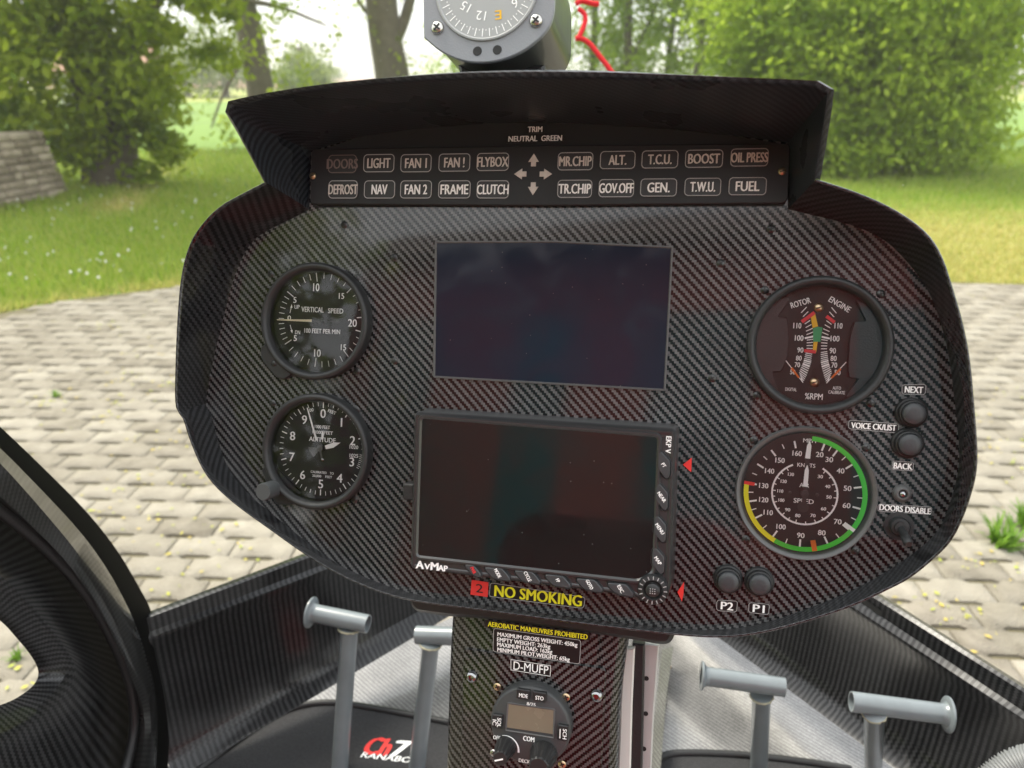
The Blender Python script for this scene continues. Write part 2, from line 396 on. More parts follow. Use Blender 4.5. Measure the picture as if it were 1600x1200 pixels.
# ================================================================== INSTRUMENT PANEL
panel = thing('instrument_panel', 'black carbon fibre instrument panel with a deep hood, filling the middle of the cockpit', 'instrument panel', PAN)
def P3(px, py, z): return (*PAN.px(px, py, z), z)
# (px, py, w): outer lip from the left hood notch, down, along the bottom, up to the right hood notch
LIP = [(417, 286, .042), (385, 302, .040), (342, 325, .038), (312, 358, .037), (297, 385, .036), (285, 430, .035), (279, 505, .034), (276, 590, .032), (276, 634, .031), (281, 645, .0305), (289, 653, .030), (296, 680, .029),
       (315, 727, .026), (335, 757, .024), (372, 790, .021), (422, 825, .018), (472, 861, .015), (527, 895, .013), (585, 921, .011), (640, 937, .010), (740, 949, .010), (915, 973, .010), (1052, 989, .010), (1120, 994, .010), (1180, 989, .011),
       (1255, 970, .013), (1330, 945, .015), (1380, 921, .017), (1417, 903, .018), (1455, 872, .019), (1482, 846, .020), (1501, 808, .022), (1517, 760, .023), (1523, 725, .024), (1522, 690, .025), (1518, 640, .026), (1511, 560, .028), (1500, 505, .030), (1486, 458, .031), (1468, 400, .033), (1444, 364, .035), (1400, 332, .038), (1340, 304, .040), (1272, 283, .042)]
INN = [(483, 328), (450, 345), (415, 361), (390, 380), (367, 425), (347, 505), (332, 567), (321, 630), (320, 662), (327, 705), (345, 742), (385, 779), (438, 824), (490, 860), (545, 892), (640, 929), (740, 943), (915, 967), (1052, 982), (1110, 985), (1180, 979),
       (1280, 945), (1345, 917), (1400, 884), (1450, 848), (1480, 810), (1495, 765), (1500, 725), (1500, 650), (1496, 600), (1477, 525), (1452, 452), (1412, 402), (1380, 372), (1330, 350), (1231, 327)]
ARCH = [(486, 236), (560, 214), (640, 202), (740, 194), (830, 191), (930, 194), (1040, 201), (1140, 211), (1232, 223)]
NR = 220
lip = resample(smooth_line([P3(*p) for p in LIP]), NR); inn = resample(smooth_line([P3(*p, 0) for p in INN]), NR)
# face plate
bm = BM()
arch3 = [Vector(P3(*p, 0)) for p in ARCH]
pts = [(p.x, p.y) for p in inn] + [(p.x, p.y) for p in reversed(arch3)]
f = flat(bm, pts, 0.0); bmesh.ops.triangulate(bm, faces=bm.faces[:])
uv_from(bm, lambda v: (v.co.x, v.co.y))
build('face_plate', bm, M['carbon'], panel)
# rim: concave inner wall, lip, outer skin
bm = BM(); rows = []
for t in (0, .12, .3, .5, .7, .85, .95, 1.0):
    row = []
    for a, b in zip(inn, lip):
        q = a.lerp(b, t); row.append((q.x, q.y, b.z * (t ** 1.25)))
    rows.append(row)
cen = Vector(P3(890, 620, 0))
def outw(p, d, z): 
    v = Vector((p.x - cen.x, p.y - cen.y)).normalized() * d; return (p.x + v.x, p.y + v.y, z)
rows.append([outw(p, .0012, p.z + .0002) for p in lip]); rows.append([outw(p, .002, p.z - .001) for p in lip])
rows.append([outw(p, .001, p.z - .012) for p in lip]); rows.append([outw(p, -.004, -.03) for p in lip]); rows.append([outw(p, -.02, -.06) for p in lip])
loft(bm, rows); build('rim', bm, M['carbon_rim'], panel, smooth=True)
# hood
FL = [(417, 286, .042), (400, 254, .052), (376, 210, .067), (357, 178, .082)]
FT = [(357, 178, .082), (353, 169, .084), (358, 164, .086), (372, 160, .087), (450, 145, .09), (560, 131, .093), (700, 122, .095), (830, 120, .096), (960, 121, .096), (1100, 126, .094), (1240, 131, .091), (1280, 133, .088), (1289, 136, .087), (1293, 145, .086)]
FR = [(1293, 145, .086), (1288, 185, .075), (1279, 240, .056), (1272, 283, .042)]
BL = [(483, 328, 0), (484, 300, 0), (485, 265, 0), (486, 236, 0)]
BT = [(x, y, 0) for x, y in ARCH]; BR = [(1232, 223, 0), (1232, 260, 0), (1231, 300, 0), (1231, 327, 0)]
front = resample([P3(*p) for p in FL], 12)[:-1] + resample(smooth_line([P3(*p) for p in FT], 1), 40)[:-1] + resample([P3(*p) for p in FR], 12)
back = resample([P3(*p) for p in BL], 12)[:-1] + resample([P3(*p) for p in BT], 40)[:-1] + resample([P3(*p) for p in BR], 12)
bm = BM(); rows = []
NH = len(front)
for t in (0, .12, .3, .5, .7, .85, .95, 1.0):
    row = []
    for i, (a, b) in enumerate(zip(back, front)):
        q = a.lerp(b, t); e = min(i, NH - 1 - i); row.append((q.x, q.y, a.z + (b.z - a.z) * t ** (1.25 if e < 1 else 1.0)))
    rows.append(row)
ctr = Vector(P3(860, 300, .05))
rows.append([tuple(p + Vector((0, .0012, .0012)) + (p - ctr).normalized() * .0012) for p in front])
rows.append([tuple(p + (p - ctr).normalized() * .0035 + Vector((0, .001, -.002))) for p in front])
rows.append([tuple(p.lerp(q, .5) + Vector((0, .012, 0)) + (q - ctr).normalized() * .006) for p, q in zip(front, back)])
rows.append([tuple(q + Vector((0, .018, -.01)) + (q - ctr).normalized() * .01) for p, q in zip(front, back)])
rows.append([tuple(q + Vector((0, .0, -.06))) for p, q in zip(front, back)])
loft(bm, rows); build('hood', bm, M['carbon_hood'], panel, smooth=True, angle=50)
# dull backing above the annunciator
bm = BM(); flat(bm, [PAN.px(x, y, .0006) for x, y in [(492, 238)] + [(x, y) for x, y in ARCH[1:-1]] + [(1228, 226), (1225, 322), (490, 324)]], .0006)
build('backing', bm, M['black_matte'], panel)
for (x, y) in [(537, 351), (615, 402), (556, 434), (616, 564), (557, 580), (425, 630), (556, 640), (553, 781), (1205, 357), (1126, 411), (1195, 453), (1377, 459), (1113, 591), (1183, 618), (1361, 630), (1178, 688), (1354, 700), (1166, 843), (1337, 861), (422, 428), (325, 588)]:
    lx, ly = PAN.px(x, y, .001); screw_parts(panel, lx, ly, .0002, .0026, 'screw', dome=False, rot=random.uniform(0, 90))

# ------------------------------------------------------------------ annunciator panel
AW = .005
AF = PAN.shift(*PAN.px(858, 272, AW), 0)
ann = thing('annunciator_panel', 'black warning light panel with two rows of lettered windows and four arrows under the hood', 'warning panel', AF)
bm = BM(); pl = round_poly([AF.px(*p, AW) for p in [(486, 233), (858, 227), (1235, 224), (1231, 317), (858, 321), (484, 319)]], .004)
poly(bm, pl, .001, AW, .0006); build('plate', bm, M['black_matte'], ann)
KEYS = [('DOORS', 535, 256, 45, 47, 0), ('LIGHT', 592, 255, 49, 35, 1), ('FAN 1', 650, 255, 49, 33, 1), ('FAN !', 710, 254, 50, 31, 2), ('FLYBOX', 770, 253, 51, 47, 2),
        ('MR.CHIP', 899, 252, 56, 49, 2), ('ALT.', 965, 250, 56, 27, 2), ('T.C.U.', 1031, 249, 58, 36, 2), ('BOOST', 1100, 248, 60, 48, 2), ('OIL PRESS', 1171, 246, 60, 56, 2),
        ('DEFROST', 536, 296, 46, 44, 2), ('NAV', 593, 296, 49, 24, 3), ('FAN 2', 650, 296, 50, 34, 3), ('FRAME', 710, 296, 51, 42, 3), ('CLUTCH', 770, 296, 51, 48, 3),
        ('TR.CHIP', 898, 295, 55, 49, 3), ('GOV.OFF', 963, 294, 56, 52, 3), ('GEN.', 1029, 293, 58, 34, 3), ('T.W.U.', 1098, 292, 58, 38, 3), ('FUEL', 1168, 291, 60, 36, 3)]
for s, x, y, wpx, tw, br in KEYS:
    sx, sy = scale_at(AF, x, y, AW); cx, cyy = AF.px(x, y, AW + .0008)
    bm = BM(); q = rr(cx, cyy, wpx * sx, 29 * sy, 7 * sy); poly(bm, q, AW - .0005, AW + .0008, .0002)
    k = build('annunciator_window', bm, M['key'], ann, label='window lettered ' + s)
    bm = BM(); frame_line(bm, rr(cx, cyy, wpx * sx - .0004, 29 * sy - .0004, 6.5 * sy), 1.2 * sy, AW + .00095); build('outline', bm, M['outline' if br else 'white_old'], k)
    bm = BM(); text(bm, s, cx, cyy, 15 * sy, tw * sx * 1.04, 0, AW + .001, .022); build('lettering', bm, M[('white_old', 'white_dim', 'white_dim', 'white')[br]], k)
for x, y, a in ((834, 250, 0), (853, 272, -90), (833, 295, 180), (813, 272, 90)):
    sx, sy = scale_at(AF, x, y, AW); cx, cyy = AF.px(x, y, AW); s = sy
    pts = [(0, 10), (8.5, -3), (4, -3), (4, -10), (-4, -10), (-4, -3), (-8.5, -3)]
    c, sn = math.cos(R(a)), math.sin(R(a)); bm = BM()
    poly(bm, [(cx + (p * c - q * sn) * s, cyy + (p * sn + q * c) * s) for p, q in pts], AW - .0003, AW + .0006, .0002); build('trim_arrow', bm, M['white_dim'], ann)
for x, y in ((489, 275), (1222, 268)):
    cx, cyy = AF.px(x, y, AW); screw_parts(ann, cx, cyy, AW, .0024, 'brass', cross=False)
for x, y in ((560, 274), (735, 274), (1133, 269)):
    cx, cyy = AF.px(x, y, AW); screw_parts(ann, cx, cyy, AW - .0004, .0014, 'screw', dome=False)

# ------------------------------------------------------------------ placards
def placard(name, label, fr, corners, lines, z0=.0002, th=.0004, rad=5, ink='white', bgm='label', border=None, cat='placard', bold=.03):
    cx = sum(p[0] for p in corners) / len(corners); cyy = sum(p[1] for p in corners) / len(corners)
    f2 = fr.shift(*fr.px(cx, cyy, z0)); t = thing(name, label, cat, f2)
    sx, sy = scale_at(f2, cx, cyy, z0); zt = z0 + th
    pts = round_poly([f2.px(*p, zt) for p in corners], rad * sx)
    bm = BM(); poly(bm, pts, z0 + .0001, zt); build('backing', bm, M[bgm], t)
    if border:
        bm = BM(); frame_line(bm, pts, .8 * sx, zt + .0001); build('border', bm, M[border], t)
    bm = BM()
    for s, x, y, cap, wpx in lines: tpx(bm, f2, s, x, y, cap, wpx, zt + .0002, 0, bold)
    build('lettering', bm, M[ink], t)
    return t
placard('placard', 'small black placard reading TRIM under the hood edge', PAN, [(820, 196), (851, 195), (851, 208), (820, 209)], [('TRIM', 836, 202, 8.5, 23)], z0=.0007, rad=2)
placard('placard', 'black placard reading NEUTRAL GREEN just above the warning arrows', PAN, [(790, 211), (881, 208), (881, 221), (790, 224)], [('NEUTRAL  GREEN', 836, 216.3, 8.5, 84)], z0=.0007, rad=2)
placard('placard', 'black placard reading NEXT above the upper push button', PAN, [(1409, 601), (1447, 600), (1446, 617), (1409, 616)], [('NEXT', 1428, 609, 10, 29)], border='outline')
placard('placard', 'black placard reading VOICE CK/LIST beside the push buttons', PAN, [(1326, 656), (1405, 662), (1404, 677), (1325, 670)], [('VOICE CK/LIST', 1365, 666.5, 9, 71)], border='outline')
placard('placard', 'black placard reading BACK below the lower push button', PAN, [(1394, 720), (1428, 722), (1427, 736), (1393, 734)], [('BACK', 1411, 728.3, 9.5, 30)], border='outline')
placard('placard', 'black placard reading DOORS DISABLE above the toggle switch', PAN, [(1372, 787), (1457, 792), (1455, 804), (1371, 799)], [('DOORS DISABLE', 1414, 795.8, 9, 81)], border='outline')
placard('placard', 'black placard reading P2', PAN, [(1120, 937), (1153, 939), (1151, 957), (1119, 954)], [('P2', 1136, 947, 12, 20)], border='outline')
placard('placard', 'black placard reading P1', PAN, [(1170, 941), (1203, 944), (1201, 961), (1169, 957)], [('P1', 1185.5, 951, 12, 19)], border='outline')
placard('placard', 'black placard with large yellow NO SMOKING below the navigator', PAN, [(766, 910), (915, 933), (912, 951), (764, 932)], [('NO SMOKING', 840, 931, 17, 138)], ink='yellow', border='outline')
t = placard('paper_tag', 'bright red square paper tag marked 2', PAN, [(737, 906), (763, 910), (762, 933), (735, 929)], [('2', 749, 919.5, 13, 11)], ink='recess', bgm='red_paper', rad=.5, cat='tag', bold=0)
for nm, lab, tri in (('arrow_sticker', 'red triangular sticker pointing at the upper keys of the navigator', [(1067, 726), (1081, 715), (1080, 738)]),
                     ('arrow_sticker', 'red triangular sticker beside the round knob of the navigator', [(1058.5, 925), (1069, 909), (1068, 928), (1065.5, 940)])):
    cx = sum(p[0] for p in tri) / len(tri); cyy = sum(p[1] for p in tri) / len(tri); f2 = PAN.shift(*PAN.px(cx, cyy))
    bm = BM(); poly(bm, [f2.px(*p, .0006) for p in tri], .0003, .0007); tag(build(nm, bm, M['red_paper'], None, f2.mat()), lab, 'sticker', 'red arrow stickers')

# ------------------------------------------------------------------ upper display
z1 = .003
DF = PAN.shift(*PAN.px(865, 490, 0))
t = thing('display_screen', 'large blank rectangular screen set flush above the navigator', 'screen', DF)
cor = [(680, 377), (866, 376), (1052, 385), (1040, 611), (677, 590)]
bm = BM(); pts = round_poly([DF.px(*p, .001) for p in cor], .0015)
A = [Vector(p) for p in pts]; c = Vector((0, 0))
def inset(pts, d):
    n = len(pts); o = []
    cc = Vector((sum(p[0] for p in pts) / n, sum(p[1] for p in pts) / n))
    for i in range(n):
        p, q = Vector(pts[i - 1]), Vector(pts[(i + 1) % n]); dd = (q - p).normalized(); nn = Vector((-dd.y, dd.x))
        if nn.dot(cc - Vector(pts[i])) < 0: nn = -nn
        v = Vector(pts[i]) + nn * d; o.append((v.x, v.y))
    return o
def ring_frame(bm, pts, prof):
    """prof: list of (inset, z)"""
    rings = [[bm.verts.new((*p, z)) for p in inset(pts, d)] for d, z in prof]; n = len(pts)
    for a, b in zip(rings, rings[1:]):
        for i in range(n): bm.faces.new((a[i], a[(i + 1) % n], b[(i + 1) % n], b[i]))
ring_frame(bm, pts, [(0, .0002), (0, .0016), (.0008, .0018), (.0014, .0010)]); build('frame', bm, M['bezel_grey'], t)
bm = BM(); flat(bm, inset(pts, .0012), .0009); build('screen', bm, M['screen'], t)

# ------------------------------------------------------------------ moving map navigator
GZ = .022
NF = PAN.shift(*PAN.px(848, 790, GZ))
nav = thing('gps_navigator', 'black portable navigator with a wide blank screen and lettered side keys', 'navigator', NF)
def Z7(x, y): return (620 + x * .3, 620 + y * .3)
body = round_poly([NF.px(*Z7(*p), GZ) for p in [(84, 76), (1460, 166), (1432, 1010), (1395, 1070), (1270, 1075), (1235, 1046), (64, 900)]], .004)
bm = BM(); ring_frame(bm, body, [(-.001, .0004), (0, .004), (0, GZ - .005), (.0008, GZ - .0015), (.0022, GZ), (.0034, GZ), (.0042, GZ - .0004)]); 
scr = [NF.px(*Z7(*p), GZ) for p in [(132, 112), (1358, 210), (1330, 905), (1300, 930), (1250, 950), (110, 825)]]
f = flat(bm, inset(body, .0042), GZ - .0004); build('body', bm, M['navigator_edge'], nav, smooth=True, angle=35)
bm = BM(); ring_frame(bm, round_poly(scr, .002), [(-.003, GZ + .0001), (-.0022, GZ + .0016), (-.001, GZ + .0016), (.0004, GZ + .0002)]); build('screen_frame', bm, M['navigator_edge'], nav, smooth=True, angle=40)
bm = BM(); flat(bm, scr, GZ + .0004); build('screen', bm, M['screen_gps'], nav)
def nav_key(pts, s, tx, ty, rot, ink='white', cap=6.5, wpx=None):
    q = round_poly([NF.px(*Z7(*p), GZ) for p in pts], .0018)
    bm = BM(); ring_frame(bm, q, [(-.0009, GZ + .0001), (-.0006, GZ + .0007), (-.0003, GZ + .0001)]); poly(bm, q, GZ - .0005, GZ + .0018, .0006)
    k = build('key', bm, M['button_cap'], nav, label='key lettered ' + s)
    bm = BM(); x, y = Z7(tx, ty); tpx(bm, NF, s, x, y, cap, wpx, GZ + .002, rot, .03); build('lettering', bm, M[ink], k)
for i, s in enumerate(('PT', 'NEAR', 'MENU', 'MAP')):
    dx, dy = -10 * i, 166 * i
    nav_key([(1362 + dx, 296 + dy), (1378 + dx, 281 + dy), (1425 + dx, 335 + dy), (1422 + dx, 415 + dy), (1402 + dx, 428 + dy), (1358 + dx, 372 + dy)], s, 1390 + dx, 356 + dy, -52, wpx=(7, 18, 19, 14)[i], cap=5.5)
for i, (s, x0, y0, wd) in enumerate((('PWR', 358, 868, 44), ('MODE', 462, 883, 90), ('CYCLE', 617, 900, 92), ('FP', 775, 921, 92), ('GOTO', 938, 942, 95), ('ESC', 1100, 965, 95))):
    s2 = 8 if wd > 50 else 4
    nav_key([(x0, y0), (x0 + wd, y0 + s2), (x0 + wd + 40, y0 + 48 + s2), (x0 + wd + 38, y0 + 68 + s2), (x0 + 42, y0 + 60), (x0, y0 + 16)], s, x0 + wd * .5 + 18, y0 + 36, -57, ink='red' if i == 0 else 'white', cap=5.5, wpx=(11, 15, 17, 6, 16, 13)[i])
bm = BM(); [tpx(bm, NF, q_, x_, y_, c_, w_, GZ + .0003, 0, .05) for q_, x_, y_, c_, w_ in (('A', 656, 882.5, 12, 13.5), ('V', 667.5, 885.2, 9, 10), ('M', 679, 885, 12, 13), ('AP', 692, 888, 9, 15.5))]; build('lettering', bm, M['white'], nav)
bm = BM(); tpx(bm, NF, 'EKP V', 1044.5, 695, 8, 27, GZ + .0003, -90, .03); build('lettering', bm, M['white'], nav)
kx, ky = NF.px(1020, 922, GZ + .004); bm = BM()
lathe(bm, [(.0095, GZ - .006), (.0095, GZ + .0025), (.0085, GZ + .004), (.0062, GZ + .0045), (.0048, GZ + .003), (.0044, GZ + .003), (.0042, GZ + .005), (.003, GZ + .0058), (0, GZ + .006)], kx, ky, 48); kn = build('rotary_knob', bm, M['black_satin'], nav, smooth=True, angle=40)
bm = BM()
for i in range(16): tick(bm, i * 22.5, .0066, .0088, .0005, 0)
for i in range(3):
    for j in range(3): bar(bm, (i - 1) * .0014 - .0003, (j - 1) * .0014, (i - 1) * .0014 + .0003, (j - 1) * .0014, .0006, .0018)
for v in bm.verts: v.co += Vector((kx, ky, GZ + .0047))
build('marking', bm, M['outline'], kn)
bm = BM(); poly(bm, round_poly([NF.px(*Z7(*p), GZ - .006) for p in [(35, 450), (95, 452), (95, 540), (38, 535)]], .001), GZ - .016, GZ - .004, .001); build('latch', bm, M['rubber'], nav)

# ------------------------------------------------------------------ round gauges
BZ = .010
def gauge(name, label, cx, cyy, r, bezmat='bezel', thin=False, cat='gauge'):
    G = PAN.shift(*PAN.px(cx, cyy, BZ * .8)); t = thing(name, label, cat, G)
    bm = BM()
    if thin: lathe(bm, [(r, .0002), (r, .0035), (r - .0006, .0045), (r * .96, .0042), (r * .90, .0012), (r * .895, .0006)], n=96)
    else: lathe(bm, [(r, .0002), (r, BZ - .002), (r - .0008, BZ - .0006), (r - .002, BZ), (r - .0036, BZ - .0002), (r - .0048, BZ - .0018), (r - .0058, .0045), (r - .006, .0010)], n=96)
    build('bezel', bm, M[bezmat], t, smooth=True, angle=50)
    bm = BM(); lathe(bm, [(r * .93, .0008), (0, .0008)], n=64); build('dial', bm, M['dial'], t)
    bm = BM(); lathe(bm, [(r * .93 if not thin else r * .905, .0052 if not thin else .0035), (0, .0052 if not thin else .0035)], n=64); build('glass', bm, M['glass'], t)
    return G, t
ZD = .0011
# vertical speed
G, vsi = gauge('vertical_speed_gauge', 'round black vertical speed gauge with a cream needle, above the altimeter', 490, 502, .0415)
D = G.shift(*G.px(502, 500, ZD))          # dial centre
dx, dy = G.px(502, 500, ZD)
bm = BM()
def lerpang(a, b, k, n): return a + (b - a) * k / n
segs = [(270, 305.3, 5), (305.3, 351.3, 5), (351.3, 403.9, 5), (403.9, 444.6, 4)]; segs2 = [(270, 236.7, 5), (236.7, 186.5, 5), (186.5, 139, 5), (139, 103, 4)]
for S in (segs, segs2):
    for a, b, n in S:
        for k in range(n + 1):
            mj = k in (0, n) and not (a == 270 and k == 0)
            tick(bm, lerpang(a, b, k, n), .0275 if mj else .0295, .0338, .0007 if mj else .00042, ZD)
for v in bm.verts: v.co.x += dx; v.co.y += dy
def Z4(x, y): return (400 + x / 6, 405 + y / 6)
for s, x, y, cap, wp in (('10', 565, 263, 12, 10), ('15', 802, 345, 9, 8.5), ('5', 365, 382, 9, 5), ('20', 904, 598, 11.5, 14), ('5', 368, 740, 9, 5), ('10', 576, 880, 11.5, 10.5), ('15', 820, 826, 9, 8.5),
                         ('UP', 385, 447, 6, 8), ('VERTICAL', 530, 472, 8, 35), ('SPEED', 747, 485, 7.5, 24), ('DN', 390, 685, 6, 8), ('100 FEET PER MIN', 620, 675, 7, 56), ('0', 312, 550, 7, 5.5)):
    tpx(bm, G, s, *Z4(x, y), cap, wp, ZD, 0, .012)
for p, q in (((318, 505), (332, 445)), ((320, 615), (333, 665))): bar(bm, *G.px(*Z4(*p), ZD), *G.px(*Z4(*q), ZD), .0005, ZD)
for tri in (((322, 455), (342, 455), (334, 422)), ((322, 668), (345, 662), (340, 695))): flat(bm, [G.px(*Z4(*p), ZD) for p in tri], ZD)
build('lettering', bm, M['white'], vsi)
bm = BM(); p, q = G.px(*Z4(195, 567), .003), G.px(*Z4(522, 577), .003); bar(bm, *q, *p, .0018, .003, .0007); n_ = build('needle', bm, M['cream'], vsi)
bm = BM(); p, q = G.px(*Z4(522, 577), .003), G.px(*Z4(775, 590), .003); bar(bm, *p, *q, .0014, .0028); lathe(bm, [(.0022, .001), (.0022, .0034), (0, .0036)], *G.px(*Z4(600, 580), .003), n=20); lathe(bm, [(.0014, .0026), (0, .0029)], *G.px(*Z4(762, 590), .003), n=16); build('needle_hub', bm, M['bezel'], vsi)
ear = [G.px(*Z4(*p), .004) for p in [(40, 830), (95, 780), (340, 1075), (290, 1115), (240, 1130), (180, 1105), (60, 960), (38, 900)]]
bm = BM(); poly(bm, round_poly(ear, .002), .0004, .004, .0008); e_ = build('ear', bm, M['bezel'], vsi)
screw_parts(vsi, *G.px(*Z4(165, 980), .004), .004, .0021, 'screw', cross=False, rot=60, dome=False)
# altimeter
G, alt = gauge('altimeter', 'round black altimeter with white hands and a stubby setting knob, lower left of the panel', 491.5, 706, .0415)
dx, dy = G.px(503, 701.3, ZD); bm = BM()
for k in range(50):
    if 13 <= k <= 16: continue
    mj = k % 5 == 0; tick(bm, k * 7.2, .0295 if mj else .0308, .0338, .0008 if mj else .00042, ZD)
for k in range(10):
    if k == 0 or True:
        a = R(k * 36); rr_ = .0255 if k in (0, 5) else .0248; text(bm, str(k), rr_ * math.sin(a), rr_ * math.cos(a), .0062, None if k != 1 else None, 0, ZD, .015)
for k in range(8): tick(bm, 94 + k * 2.6, .0295, .0315 if k % 3 else .0325, .0003, ZD)
for v in bm.verts: v.co.x += dx; v.co.y += dy
def Z6(x, y): return (400 + x / 6, 600 + y / 6)
for s, x, y, cap, wp, ro in (('FEET', 713, 262, 5, 13, -16), ('100', 512, 245, 5, 9, 14), ('1000 FEET', 622, 403, 5, 24, 0), ('10000 FEET', 625, 455, 5, 32, 0), ('ALTITUDE', 622, 522, 7, 42, 0), ('1020', 918, 592, 5.5, 13.5, 0), ('1025', 918, 672, 5.5, 13.5, 0),
                             ('CALIBRATED    TO', 620, 830, 3.6, 36, 0), ('20,000    FEET', 620, 866, 3.6, 31, 0)):
    tpx(bm, G, s, *Z6(x, y), cap, wp, ZD, ro, .015)
build('lettering', bm, M['white'], alt)
bm = BM(); bar(bm, *G.px(*Z6(568, 530), .003), *G.px(*Z6(480, 222), .003), .0017, .003, .0009); build('needle', bm, M['white'], alt)
bm = BM(); flat(bm, [G.px(*Z6(*p), .0026) for p in ((645, 578), (725, 548), (792, 550), (725, 598), (655, 612))], .0026); build('hour_hand', bm, M['white'], alt)
bm = BM(); flat(bm, [G.px(*Z6(*p), .0022) for p in ((610, 520), (615, 470), (630, 432), (637, 470), (630, 520))], .0022); build('small_hand', bm, M['white'], alt)
bm = BM(); flat(bm, [G.px(*Z6(*p), .0024) for p in ((600, 600), (490, 590), (500, 630), (540, 685), (570, 650))], .0024); lathe(bm, [(.0024, .001), (.0024, .0036), (0, .0038)], *G.px(*Z6(600, 603), .003), n=20); bar(bm, *G.px(*Z6(600, 603), .002), *G.px(*Z6(620, 720), .002), .0014, .002); build('hand_hub', bm, M['bezel_grey'], alt)
screw_parts(alt, *G.px(*Z6(620, 713), .0015), .0012, .0016, 'chrome', cross=False)
kc = G.px(432, 762, .004)
bm = BM(); poly(bm, round_poly([G.px(*p, .003) for p in [(408, 735), (420, 720), (470, 770), (455, 790), (430, 788)]], .002), .0004, .003, .0006); build('ear', bm, M['bezel'], alt)
bm = BM(); lathe(bm, [(.0062, .003), (.0062, .021), (.0056, .0222), (0, .0223)], kc[0], kc[1], 40); build('setting_knob', bm, M['knob'], alt, smooth=True, angle=40)
# rotor / engine rpm
G, rpm = gauge('rotor_tachometer', 'round dual RPM gauge with curved scales for ROTOR and ENGINE', 1280, 539.5, .0420)
def Z3(x, y): return (1160 + x / 5.3333, 425 + y / 5.3333)
def gp(x, y, z=ZD): return G.px(*Z3(x, y), z)
bm = BM()
def lad(A, B, n, wd=.00045, maj=()):
    for k in range(n):
        t_ = k / (n - 1); p = [A[0][i] + (B[0][i] - A[0][i]) * t_ for i in (0, 1)]; q = [A[1][i] + (B[1][i] - A[1][i]) * t_ for i in (0, 1)]
        bar(bm, *gp(*p), *gp(*q), wd * (1.9 if k in maj else 1), ZD)
for s in (0, 1):
    mx_ = (lambda x, y: x) if s == 0 else (lambda x, y: 1278 - (y - 292) * .112 - x)
    L_ = lambda x, y: (mx_(x, y), y + (3 if s else 0))
    for p, q in (((490, 340), (535, 292)), ((505, 372), (548, 330)), ((520, 433), (565, 403)), ((527, 463), (575, 437)), ((530, 493), (585, 470)), ((535, 522), (590, 500))):
        bar(bm, *gp(*L_(*p)), *gp(*L_(*q)), .0005, ZD)
    bar(bm, *gp(*L_(520, 552)), *gp(*L_(590, 537)), .0011, ZD)
    lad((L_(537, 568), L_(590, 560)), (L_(535, 636), L_(585, 638)), 4, .0005)
    lad((L_(530, 660), L_(583, 668)), (L_(512, 735), L_(572, 752)), 6, .0005, (5,))
    lad((L_(508, 750), L_(568, 768)), (L_(478, 822), L_(535, 862)), 6, .0006, (1,))
    lad((L_(474, 838), L_(528, 876)), (L_(488, 885), L_(505, 922)), 4, .0005)
for s_, x, y, cap, wp, ro in (('ROTOR', 485, 257, 9, 32, 19), ('ENGINE', 812, 270, 9, 38, -29), ('110', 458, 447, 8.5, 12.5, 0), ('100', 473, 550, 8.5, 13.5, 0), ('90', 483, 650, 8, 9.5, 0), ('80', 470, 718, 7.5, 9, 0), ('70', 458, 773, 7.5, 8.5, 0), ('50', 420, 834, 7, 8.5, 0),
                              ('110', 801, 448, 8.5, 12.5, 0), ('100', 772, 555, 8.5, 14, 0), ('90', 753, 656, 8.5, 10, 0), ('80', 760, 720, 8, 9.5, 0), ('70', 766, 776, 8, 9, 0), ('50', 792, 838, 8, 9.5, 0),
                              ('DIGITAL', 405, 978, 5, 18, 0), ('AUTO', 787, 967, 5, 13, 0), ('CALIBRATE', 785, 1003, 5, 26, 0), ('%RPM', 595, 1037, 9.5, 28, 0)):
    tpx(bm, G, s_, *Z3(x, y), cap, wp, ZD, ro, .01)
build('lettering', bm, M['white'], rpm)
bm = BM()
for p, q, wd in (((495, 416), (602, 338), .0022), ((700, 368), (768, 420), .0020), ((515, 655), (612, 666), .0020)): bar(bm, *gp(*p, ZD + .0002), *gp(*q, ZD + .0002), wd, ZD + .0002)
build('red_marking', bm, M['red'], rpm)
bm = BM()
for q in ([(570, 378), (605, 340), (630, 452), (585, 466)], [(592, 578), (628, 578), (615, 668), (586, 668)]): flat(bm, [gp(*p, ZD + .0001) for p in q], ZD + .0001)
build('amber_marking', bm, M['amber'], rpm)
bm = BM(); flat(bm, [gp(*p, ZD + .0003) for p in [(588, 468), (628, 455), (668, 462), (650, 582), (590, 582)]], ZD + .0003); build('green_marking', bm, M['green_dark'], rpm)
for A in ([(382, 205), (397, 228), (297, 372), (370, 375), (384, 470), (386, 580), (376, 690), (345, 790), (322, 830), (250, 830), (304, 1000), (200, 930), (130, 800), (100, 640), (110, 470), (170, 330), (270, 240)],
          [(952, 240), (1028, 402), (1020, 412), (935, 413), (905, 500), (888, 640), (880, 780), (885, 872), (940, 886), (970, 892), (862, 1028), (882, 1052), (1020, 960), (1130, 800), (1170, 640), (1165, 500), (1110, 350), (1020, 260)]):
    bm = BM(); poly(bm, round_poly([gp(*p, .0032) for p in A], .0006, 2), .0009, .0032, .0003); build('shroud', bm, M['bezel'], rpm)
for p, q, a, b in (((362, 738), (505, 920), (410, 800), (472, 882)), ((866, 750), (700, 926), (818, 806), (742, 884))):
    bm = BM(); bar(bm, *gp(*p, .0018), *gp(*q, .0018), .0005, .0018); n_ = build('needle', bm, M['white'], rpm)
    bm = BM(); bar(bm, *gp(*a, .002), *gp(*b, .002), .0014, .002, .0010); build('needle_tip', bm, M['orange'], n_)
for x, y in ((637, 297), (600, 920)): screw_parts(rpm, *gp(x, y, .0012), .0010, .0029, 'brass', cross=False, dome=False)
